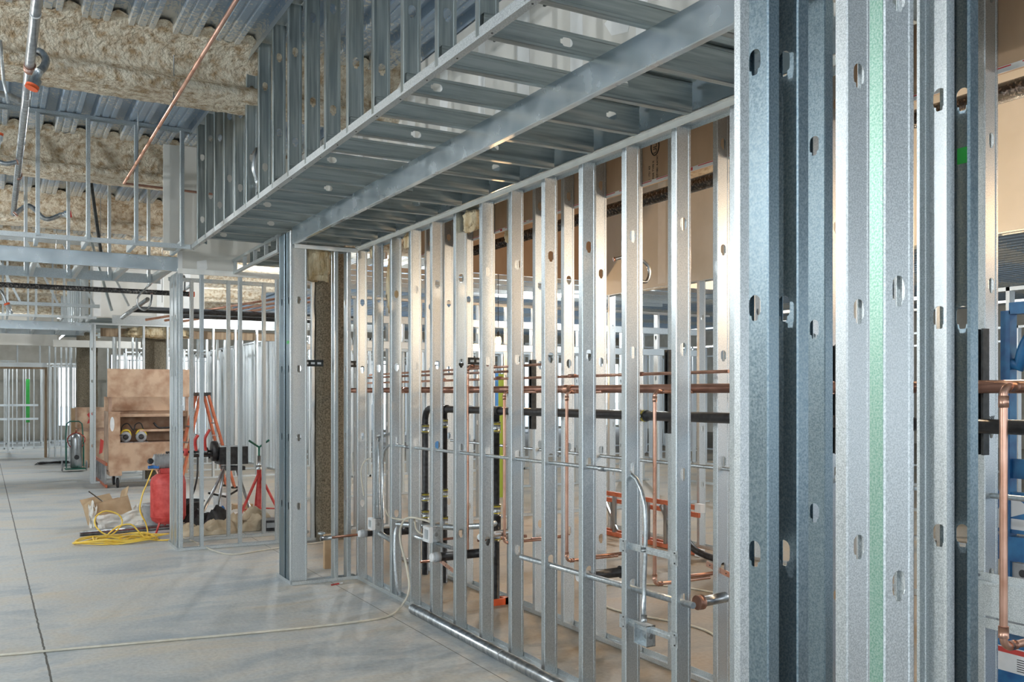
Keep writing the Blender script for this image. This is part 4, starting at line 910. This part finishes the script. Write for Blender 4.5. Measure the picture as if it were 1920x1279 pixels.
for j, (x, y, w) in enumerate(((-4.5, 6.0, 420), (-3.0, 10.8, 300), (-1.8, 14.0, 90), (4.6, 16.3, 200), (8.6, 8.0, 250), (8.6, 12.6, 250), (-3.0, -1.5, 380), (-2.2, 22.5, 100), (4.0, 21.6, 150), (0.3, 30.5, 200), (7.5, 18.8, 260), (13, 17.5, 300))):  # unseen bulbs added as general fill light under the deck
    hang_bulb(x, y, 3.55, w, 'added fill bulb hung under the deck, %s of the general lamps' % ORD[j], NEUT)
# ================================================================== THINGS ON THE FLOOR, LEFT
# tool chest (open gang box) on casters
tb = empty('tool_chest', (2.42, 17.95, 0), 'large open tan steel tool chest on casters with its lid raised', 'tool chest', rz=0)
def pb(n_, a, m, par, M=None): return MB().box(*a, M).obj(n_, m, par)
b = MB(); w2 = .68
b.box(-w2, w2, -.38, -.36, .30, .80); b.box(-w2, -w2+.02, -.36, .38, .30, 1.36); b.box(w2-.02, w2, -.36, .38, .30, 1.36)
b.box(-w2, w2, .36, .38, .30, 1.62); b.box(-w2, w2, -.36, .36, .30, .32); b.obj('body', TAN, tb)
pb('left_stile', (-w2, -w2+.19, -.39, -.37, .30, 1.36), TAN, tb)
pb('shelf', (-.15, w2-.02, -.22, .35, .99, 1.03), TAN, tb); pb('top_shelf', (-w2+.02, w2-.02, -.25, .35, 1.26, 1.31), TAN, tb); pb('floor_shelf', (-w2+.02, w2-.02, -.35, .35, .78, .80), TAND, tb)
pb('upper_back', (-w2+.10, w2, .30, .33, 1.36, 1.68), TAN, tb)
pb('lid', (-w2-.02, w2+.02, -.40, -.36, 1.62, 2.12), TAN, tb)
b = MB(); b.bar((-w2+.03, -.34, 1.36), (-w2+.03, -.34, 1.66), .06, .05).bar((w2-.03, -.34, 1.36), (w2-.03, -.34, 1.66), .06, .05); b.obj('lid_arm', TAND, tb)
pl_ = MB().prism([(.045*math.cos(a)*(.8), .13*math.sin(a)) for a in [2*math.pi*i/16 for i in range(16)]], (-w2+.06, -.392, 1.14), (1, 0, 0), (0, 0, 1), (0, -1, 0), .004).obj('oval_badge', WHITE, tb)
pb('latch', (-w2+.18, -w2+.25, -.40, -.38, .93, .95), BLK, tb)
for z in (.42, .36): pb('skid', (-w2+.02, -w2+.22, -.38, .38, .22, .30), TAN, tb) if z == .42 else None
pb('skid', (w2-.22, w2-.02, -.38, .38, .22, .30), TAN, tb)
for x in (-w2+.16, w2-.16):
    for y in (-.30, .30):
        c = MB().bar((x-.035, y, .21), (x-.035, y+.02, .09), .008, .05, (0, 1, 0)).bar((x+.035, y, .21), (x+.035, y+.02, .09), .008, .05, (0, 1, 0)).box(x-.045, x+.045, y-.045, y+.045, .205, .22).obj('caster', ZINC, tb)
        MB().lathe((x-.022, y+.02, .09), [(.05, 0), (.085, .004), (.09, .012), (.09, .034), (.085, .04), (.05, .044)], 20, (1, 0, 0)).obj('wheel', RUBBER, c)
# tools inside
for j, x in enumerate((2.04, 2.30)):
    sw = empty('circular_saw', (x, 17.75, .80), 'yellow and black circular saw on the chest shelf, %s one' % ('left', 'right')[j], 'saw', 'circular saws in the tool chest')
    MB().lathe((0, -.04, .10), [(.02, 0), (.09, .0), (.095, .02), (.09, .035), (.04, .05)], 18, (0, 1, 0)).obj('blade_guard', GREY, sw)
    MB().lathe((0, -.055, .10), [(.02, 0), (.045, .004), (.05, .015)], 14, (0, 1, 0)).obj('motor_cap', BLK, sw)
    MB().lathe((0, .0, .10), [(.05, 0), (.06, .05), (.05, .13), (.02, .15)], 14, (0, 1, 0)).obj('motor', BLK, sw)
    MB().tube(bezier([(-.08, 0, .14), (-.04, 0, .21), (.05, 0, .21), (.09, 0, .12)]), .018, 8).obj('handle', YEL if 0 else mat('tool yellow', (.75, .55, .05), .45), sw)
    MB().box(-.12, .12, -.06, .10, 0, .008).obj('base_plate', STEEL, sw)
tag(MB().tube(bezier([(1.98, 17.80, .81), (1.98, 17.80, 1.06), (2.08, 17.80, 1.14), (2.18, 17.80, 1.02), (2.22, 17.84, 1.12), (2.32, 17.84, 1.12), (2.40, 17.82, .81)]), .010, 8).obj('power_cord', BLK), 'black power cord looping over the saws in the chest', 'cord')
tag(MB().tube(bezier([(2.52, 17.80, 1.15), (2.60, 17.80, 1.06), (2.72, 17.80, 1.05), (2.9, 17.80, 1.06), (3.02, 17.80, 1.05)]), .018, 8).obj('hose_bundle', BLK), 'dark hose bundle on the right of the chest shelf', 'hose')
# closed brown chest behind
cb = empty('storage_box', (2.1, 23.0, 0), 'closed tan steel job box with red scrawls behind the hand truck', 'tool chest')
pb('body', (-.48, .62, -.3, .35, .08, .82), TAN, cb); pb('lid', (-.50, .64, -.32, .36, .90, 1.36), TAN, cb); pb('gap_rail', (-.46, .60, -.29, .34, .82, .90), TAND, cb)
pb('skid', (-.45, -.25, -.3, .35, 0, .08), TAND, cb); pb('skid', (.35, .55, -.3, .35, 0, .08), TAND, cb)
MB().prism([(0, 0), (.1, .02), (.14, .2), (.06, .26), (0, .2), (.05, .12)], (-.3, -.322, 1.0), (1, 0, 0), (0, 0, 1), (0, -1, 0), .002).obj('red_scrawl', REDP, cb)
MB().prism([(0, 0), (.07, .03), (.10, .3), (.03, .35), (.02, .2)], (-.05, -.302, .3), (1, 0, 0), (0, 0, 1), (0, -1, 0), .002).obj('red_scrawl', REDP, cb)
tag(MB().box(1.52, 1.66, 23.35, 23.40, 0, 1.34).obj('cardboard_sheet', CARD), 'tall strip of cardboard left of the closed job box', 'cardboard')
# hand truck with cylinder
ht = empty('hand_truck', (1.50, 21.9, 0), 'green hand truck carrying a steel cylinder and red hose', 'hand truck')
MB().tube([(-.17, .05, .10), (-.17, .12, .75), (-.15, .14, 1.02), (-.09, .15, 1.07), (.09, .15, 1.07), (.15, .14, 1.02), (.17, .12, .75), (.17, .05, .10)], .014, 8).obj('frame', GRND, ht)
MB().tube([(-.17, -.12, .08), (-.17, -.10, .62), (-.13, -.09, .66), (.13, -.09, .66), (.17, -.10, .62), (.17, -.12, .08)], .011, 8).obj('front_frame', GRND, ht)
pb('toe_plate', (-.2, .2, -.28, .06, .05, .07), GRND, ht); MB().tube([(-.26, .12, .11), (.26, .12, .11)], .012, 8).obj('axle', STEEL, ht)
for x in (-.26, .22): MB().lathe((x, .12, .11), [(.05, 0), (.108, .006), (.11, .03), (.05, .04)], 20, (1, 0, 0)).obj('wheel', GREY, ht)
cy_ = empty('gas_cylinder', (1.52, 21.82, .07), 'shiny steel gas cylinder strapped in the green hand truck', 'gas cylinder')
MB().lathe((0, 0, 0), [(.10, 0), (.115, .02), (.115, .62), (.10, .70), (.05, .74), (.03, .76)], 24).obj('body', STEEL, cy_); MB().lathe((0, 0, .76), [(.02, 0), (.02, .06), (.03, .07), (.01, .09)], 10).obj('valve', COP, cy_)
MB().lathe((-.0, -.12, .24), [(.045, -.03), (.05, .0), (.05, .06)], 12, (0, -1, 0)).obj('regulator', BLK, cy_)
tag(MB().tube([(1.52+.17*math.cos(a)*(1+.06*math.sin(5*a)), 21.80, .66+.17*math.sin(a)) for a in [2*math.pi*i/40*2.0 for i in range(41)]], .010, 8).obj('red_hose', RED), 'dark red hose coiled round the gas cylinder', 'hose')
tag(MB().tube([Vector((1.18+.28*math.cos(a)+.1*math.sin(2.3*a), 24.2+.18*math.sin(a*1.1), .02+.006*(i % 7))) for i, a in enumerate([i*.45 for i in range(70)])], .012, 6).obj('cord_pile', BLK), 'heap of dark cords on the floor by the far doorway', 'cord')
# ladder lying on its side against the chest
def ladder_rails(e_, L, w, m, n_, rm=STEEL, ax=(0, 1, 0), off=Vector((0, 0, 0))):
    a = Vector(ax)
    MB().bar(off+Vector((0, 0, .03)), off+a*L+Vector((0, 0, .03)), .03, .05).obj('side_rail', m, e_)
    MB().bar(off+Vector((0, 0, w)), off+a*L+Vector((0, 0, w)), .03, .05).obj('side_rail', m, e_)
    for i in range(n_):
        p = off+a*(L*(i+.6)/n_); MB().bar(p+Vector((0, 0, .05)), p+Vector((0, 0, w-.02)), .03, .05, (0, 1, 0)).obj('rung', rm, e_)
ll = empty('folded_ladder', (1.72, 17.7, 0), 'orange ladder lying on its edge beside the tool chest', 'ladder')
ladder_rails(ll, 2.2, .42, ORANGE, 8)
tl = empty('folded_ladder', (6.36, 7.35, 0), 'orange stepladder lying on its edge beyond the rear stud row', 'ladder')
ladder_rails(tl, 1.9, .50, ORANGE, 6); ladder_rails(tl, 1.7, .40, ORANGE, 5, off=Vector((.12, .1, 0)))
for y in (.3, .9, 1.4): MB().bar((.0, y, .08), (.0, y+.30, .46), .02, .03).obj('brace', STEEL, tl)
for z in (.03, .50): MB().box(-.03, .03, -.09, .0, z-.045, z+.045).obj('foot', WHITE, tl)
tag(MB().tube(bezier([(6.2, 7.45, .42), (6.22, 7.4, .25), (6.2, 7.2, .1), (6.25, 6.9, .035), (6.28, 6.85, .03)]), .035, 8).obj('black_strap', BLK), 'black strap sagging from the lying ladder beyond the rear studs', 'strap')
# orange A-frame stepladder standing
sl = empty('step_ladder', (3.17, 16.7, 0), 'orange fibreglass stepladder standing open behind the box wall', 'ladder', rz=.12)
Hh = 1.68
for sx_, sy_ in ((-1, -1), (-1, 1), (1, -1), (1, 1)):
    pass
for y0_, y1_ in ((-.22, -.12), (.22, .12)):
    MB().bar((-.46, y0_, .02), (-.07, y1_, Hh-.03), .035, .08, (0, 1, 0)).obj('front_rail', ORANGE, sl)
    MB().bar((.50, y0_, .02), (.07, y1_, Hh-.03), .035, .07, (0, 1, 0)).obj('rear_rail', ORANGE, sl)
    for x in (-.46, .50): MB().box(x-.05, x+.05, y0_-.03, y0_+.03, 0, .035).obj('foot', RUBBER, sl)
for i in range(5):
    t = (i+1)*.165; x = -.46+.39*t; y = .22-.10*t
    MB().box(x-.04, x+.04, -y, y, Hh*t-.012, Hh*t+.012).obj('step', STEEL, sl)
for i in range(3):
    t = .25+.22*i; x = .50-.43*t; y = .22-.10*t; MB().tube([(x, -y, Hh*t), (x, y, Hh*t)], .012, 8).obj('rear_bar', STEEL, sl)
MB().box(-.11, .11, -.14, .14, Hh-.04, Hh+.02).obj('top_cap', BLK, sl)
MB().bar((-.24, -.17, .95), (.26, -.17, .95), .02, .012).obj('spreader', STEEL, sl)
for z in (1.30, 1.12): t = z/Hh; MB().box(.50-.43*t-.03, .50-.43*t+.03, -.19+.04, -.145, z-.07, z+.07).obj('warning_label', WHITE, sl) if 0 else None
tag(MB().tube([(3.75, 16.2, .98), (3.98, 16.15, .96)], .02, 8).bar((3.86, 16.18, .92), (3.86, 16.18, .97), .03, .03).obj('clamp_handle', STEEL), 'steel pipe clamp resting across the stepladder rails', 'clamp') if False else None
# pipe threading machine on tripod
pm = empty('pipe_threader', (2.52, 12.35, 0), 'black pipe threading machine on grey tripod legs behind the box wall', 'machine')
MB().tube([(-.30, -.05, .88), (.30, -.05, .88)], .018, 10).tube([(-.30, .12, .88), (.30, .12, .88)], .018, 10).obj('rails', BLK, pm)
MB().box(.02, .38, -.14, .20, .76, .99).obj('motor_housing', BLK, pm); MB().lathe((-.02, .03, .93), [(.05, -.04), (.13, -.03), (.14, .03), (.12, .05), (.06, .07)], 20, (1, 0, 0)).obj('chuck', BLK, pm)
MB().lathe((-.12, .03, .93), [(.04, -.1), (.07, -.08), (.07, 0), (.05, .02)], 14, (1, 0, 0)).obj('die_head', STEEL, pm)
MB().tube([(.0, .03, .93), (-.62, .03, .93)], .016, 10).obj('held_pipe', BLK, pm)
MB().tube(bezier([(-.14, -.05, .95), (-.16, -.1, 1.1), (-.10, -.1, 1.22)]), .018, 8).obj('red_lever', RED, pm); MB().tube(bezier([(-.26, -.05, .95), (-.28, -.08, 1.08), (-.24, -.08, 1.15)]), .02, 8).obj('red_lever', RED, pm)
MB().lathe((-.38, .0, .93), [(.05, -.02), (.05, .02)], 14, (1, 0, 0)).obj('red_cap', RED, pm)
MB().box(.10, .34, -.16, .22, .68, .73).obj('tray', BLK, pm)
for a, b_ in (((.10, -.05, .72), (-.28, -.22, .02)), ((.10, .0, .72), (-.06, -.30, .02)), ((.28, .10, .70), (.55, .35, .02))): MB().tube([a, b_], .02, 10).obj('leg', STEEL, pm)
MB().tube([(-.12, -.12, .40), (.12, -.05, .33), (.36, .15, .42)], .014, 8).obj('brace', BLK, pm)
tag(MB().tube(bezier([(2.28, 12.3, .88), (2.25, 12.2, .6), (2.18, 12.2, .35), (2.05, 12.15, .22)]), .012, 8).obj('oil_hose', BLK), 'black hose curving down from the threading machine', 'hose')
# red tripod pipe stand
ps = empty('pipe_stand', (2.98, 11.95, 0), 'red tripod pipe stand with a V head right of the threading machine', 'stand')
MB().tube([(0, 0, .12), (0, 0, .72)], .030, 12).obj('post', RED, ps); MB().tube([(0, 0, .70), (0, 0, .88)], .022, 10).obj('riser', STEEL, ps)
MB().tube([(0, 0, .70), (0, 0, .76)], .045, 12).obj('collar', ZINC, ps)
MB().tube([(-.13, 0, 1.08), (0, 0, .99), (.13, 0, 1.08)], .014, 8).tube([(0, 0, .88), (0, 0, 1.0)], .014, 8).obj('v_head', GRND, ps)
for a in (3.5, 5.6, 1.5):
    MB().tube([(0, 0, .66), (.34*math.cos(a), .34*math.sin(a), .03)], .018, 8).obj('leg', RED, ps)
    MB().tube([(0, 0, .20), (.25*math.cos(a), .25*math.sin(a), .20)], .010, 6).obj('brace', RED, ps)
# tubs, buckets, cloth
def bucket(x, y, r, h, m, label, name='bucket', r0=None):
    e_ = empty(name, (x, y, 0), label, 'bucket'); r0 = r0 or r*.85
    MB().lathe((0, 0, 0), [(r0*.98, 0), (r0, .01), (r, h-.02), (r*1.05, h-.015), (r*1.05, h), (r*.97, h), (r0*.95, .02), (.001, .015)], 26).obj('shell', m, e_)
    MB().tube([(r*1.02*math.cos(a), .0, h-.02-abs(math.sin(a))*.0+.0-(.10*math.sin(a))) for a in [math.pi*i/12 for i in range(13)]], .004, 6).obj('handle', STEEL, e_)
    return e_
bucket(2.20, 12.75, .24, .26, BLK, 'wide black rubber tub behind the box wall studs', 'tub')
bucket(1.76, 12.28, .15, .30, GREY, 'grey plastic bucket with black bits behind the compressor')
w_ = bucket(2.72, 13.0, .11, .30, WHITE, 'white bucket with a blue label under the threading machine')
MB().prism([(0, 0), (.07, 0), (.08, .05), (.05, .09), (.01, .06)], (-.05, -.105, .06), (1, 0, 0), (0, 0, 1), (0, -1, 0), .004).obj('blue_label', BLUEP, w_)
tag(MB().box(2.85, 3.10, 12.75, 12.95, 0, .16).box(2.86, 3.09, 12.76, 12.94, .158, .161).obj('cardboard_carton', CARD), 'small cardboard carton on the floor right of the white bucket', 'box')
def heap(cx, cy, sx_, sy_, h, m, label, seed, name='drop_cloth', cat='cloth'):
    b = MB(); n_ = 28; vs = []
    for i in range(n_+1):
        for j in range(n_+1):
            u, v = i/n_*2-1, j/n_*2-1; q = max(0, 1-(u*u+v*v)) if True else 0
            z = h*(q**.5)*(.62+.8*noise.noise(Vector((u*2.2+seed, v*2.2, 0)))+.3*abs(noise.noise(Vector((u*6+seed, v*6, 1)))))
            vs.append((cx+u*sx_*(1+.1*noise.noise(Vector((u*2, v*2, seed)))), cy+v*sy_, max(.004, z)))
    b.add(vs, [(i*(n_+1)+j, (i+1)*(n_+1)+j, (i+1)*(n_+1)+j+1, i*(n_+1)+j+1) for i in range(n_) for j in range(n_)], True)
    return tag(b.obj(name, m), label, cat)
heap(2.25, 11.45, .36, .22, .17, CLOTH, 'crumpled tan drop cloth inside the box wall bay', 2)
heap(2.75, 11.55, .34, .24, .24, CLOTH, 'crumpled brown drop cloth heap near the red stand', 5)
heap(2.32, 11.85, .30, .16, .26, BLK, 'dark tarp heap beneath the threading machine legs', 8, 'tarp')
heap(2.75, 12.35, .34, .15, .14, PAPER, 'pale plastic sheet bunched behind the cloth heap', 11, 'plastic_sheet', 'sheet')
cs = empty('tool_case', (3.06, 11.35, 0), 'black tool case on the floor at the right of the box wall bay', 'case', rz=-.2)
MB().box(-.20, .22, -.14, .14, 0, .13).obj('shell', BLK, cs); MB().box(-.14, .14, -.142, -.14, .04, .10).obj('label_plate', GREY, cs); MB().tube([(-.05, -.16, .11), (.05, -.16, .11)], .008, 6).obj('handle', BLK, cs)
# compressor
cp = empty('air_compressor', (1.84, 11.80, 0), 'upright red air compressor with grey finned motor behind the corner studs', 'compressor')
MB().lathe((0, 0, .10), [(.03, 0), (.14, .01), (.19, .05), (.205, .10), (.205, .50), (.19, .57), (.13, .61), (.03, .625)], 32).obj('tank', RED, cp)
for z in (.19, .59): MB().lathe((0, 0, z), [(.2075, 0), (.2075, .006)], 32).obj('weld_seam', RED, cp)
for a in (3.9, 5.5, 1.6): MB().tube([(.14*math.cos(a), .14*math.sin(a), .16), (.23*math.cos(a), .23*math.sin(a), .0)], .012, 8).obj('leg', RED, cp)
b = MB(); b.lathe((-.16, 0, .86), [(.05, -.02), (.095, 0)] + [(.10 if i % 2 else .082, .01+.014*i) for i in range(22)] + [(.09, .32), (.04, .34)], 24, (1, 0, 0)); b.obj('finned_motor', GREY, cp)
MB().box(-.10, .12, -.07, .07, .72, .78).obj('mount', RED, cp); MB().tube([(-.12, -.02, .72), (-.16, -.05, .80), (-.2, -.06, .82)], .012, 8).obj('air_line', COP, cp)
MB().lathe((-.22, -.10, .87), [(.03, 0), (.035, .01), (.035, .03), (.02, .035)], 14, (0, -1, .3)).obj('pressure_gauge', BLK, cp)
MB().tube([(-.24, -.08, .80), (-.12, -.06, .80)], .02, 8).obj('blue_coupler', BLUEP, cp)
tag(MB().tube(bezier([(1.66, 11.74, .79), (1.58, 11.70, .60), (1.53, 11.68, .48), (1.50, 11.66, .30), (1.56, 11.66, .15), (1.58, 11.62, .05), (1.56, 11.5, .012)]), .0085, 8).obj('air_hose', YEL), 'yellow air hose dropping from the compressor to the floor', 'hose')
b = MB()
P = []
for i in range(150):
    a = i*.33; rr = .28+.10*math.sin(i*.21)+.05*math.sin(i*.77); k = i/150
    P.append(Vector((1.24+rr*1.15*math.cos(a)*(1 if k < .85 else 1.25), 11.30+rr*.75*math.sin(a), .012+.045*k+.012*math.sin(i*1.3))))
P = P[:138]
P += [Vector((1.10, 11.15, .10)), Vector((.98, 11.2, .20)), Vector((.99, 11.3, .30)), Vector((1.10, 11.35, .35)), Vector((1.23, 11.35, .30)), Vector((1.27, 11.35, .20)), Vector((1.18, 11.3, .10)), Vector((1.10, 11.3, .07)), Vector((1.20, 11.2, .18)), Vector((1.34, 11.2, .20)), Vector((1.42, 11.2, .12)), Vector((1.50, 11.2, .03)), Vector((1.62, 11.1, .012)), Vector((1.72, 11.05, .012)), Vector((1.85, 11.02, .012))]
tag(MB().tube(bezier(P, 3), .0085, 7).obj('coiled_hose', YEL), 'bright yellow air hose coiled loosely on the floor', 'hose')
tag(MB().box(1.27, 1.30, 11.28, 11.34, .06, .075).box(1.31, 1.36, 11.2, 11.23, .06, .075).obj('hose_tie', BLK), 'black tie in the middle of the yellow hose coil', 'tie') if False else None
for j, (y, r, m_) in enumerate(((11.92, .028, STEEL), (12.02, .024, IRON), (12.10, .02, STEEL))):
    o = pipe([(.87+.05*j, y, r), (2.9, y+.15, r)], r, m_, 'steel pipe length lying on the floor behind the hose coil, %s one' % ('nearest', 'middle', 'farthest')[j], 'loose_pipe', group='loose pipes on the floor', n=14)
# cardboard box, torn open and tilted
bx_ = empty('cardboard_box', (1.30, 12.75, 0), 'torn open cardboard box wrapped in white paper on the concrete floor', 'box', rz=.25)
M_ = Matrix.Translation((0, 0, .02)) @ Matrix.Rotation(-.16, 4, 'Y') @ Matrix.Rotation(-.30, 4, 'X')
b = MB(); w2, d2, h2 = .23, .17, .33
for a in ((-w2, w2, -d2, -d2+.004, .02, h2-.05), (-w2, w2, d2-.004, d2, 0, h2), (-w2, -w2+.004, -d2, d2, 0, h2), (w2-.004, w2, -d2, d2, 0, h2-.04), (-w2, w2, -d2, d2, 0, .004)): b.box(*a, M_)
b.obj('walls', CARD, bx_)
Mf = M_ @ Matrix.Translation((0, -d2, h2-.05)) @ Matrix.Rotation(.35, 4, 'X')
MB().box(-w2, w2, -.004, 0, -.23, 0, Mf).obj('front_flap', CARD, bx_)
MB().box(-w2, w2-.08, 0, .004, 0, .10, M_ @ Matrix.Translation((0, d2, h2)) @ Matrix.Rotation(-.5, 4, 'X')).obj('rear_flap', CARD, bx_)
MB().box(0, .004, -d2+.04, d2, 0, .13, M_ @ Matrix.Translation((w2, 0, h2-.04)) @ Matrix.Rotation(.45, 4, 'Y')).obj('side_flap', CARD, bx_)
def paper(parent, pts, m):
    b = MB(); k = len(pts); b.add(pts, [tuple(range(k))]); o = b.obj('paper_wrap', m, parent); return o
bb = MB(); n_ = 14
for (ax0, ax1, y0_, hh, sd) in ((-.26, .30, -.20, .17, 1), (.22, .36, -.12, .24, 4), (-.32, -.22, -.1, .30, 7)):
    vs = []
    for i in range(n_+1):
        for j in range(n_+1):
            u, v = i/n_, j/n_
            vs.append((ax0+(ax1-ax0)*u, y0_+.05*noise.noise(Vector((u*4+sd, v*4, 0)))-.05*(1-v), max(.004, hh*v*(1+.35*noise.noise(Vector((u*3+sd, 0, 2)))))))
    bb.add(vs, [(i*(n_+1)+j, (i+1)*(n_+1)+j, (i+1)*(n_+1)+j+1, i*(n_+1)+j+1) for i in range(n_) for j in range(n_)], False)
o = bb.obj('paper_wrap', PAPER, bx_); md = o.modifiers.new('t', 'SOLIDIFY'); md.thickness = .002
heap(1.60, 12.60, .09, .07, .07, PAPER, 'loose crumpled white paper beside the torn cardboard box', 14, 'crumpled_paper', 'paper')
tag(MB().tube([(1.02, 12.62, .46), (1.32, 12.80, .20)], .008, 8).obj('steel_rod', STEEL), 'thin steel rod poking out of the torn cardboard box', 'rod')
tag(MB().prism([(0, 0), (.75, .05), (.85, .18), (.1, .14)], (1.55, 12.35, 0), (1, 0, 0), (0, 1, 0), (0, 0, 1), .006).obj('cardboard_flat', CARD), 'flattened cardboard piece on the floor right of the torn box', 'cardboard')
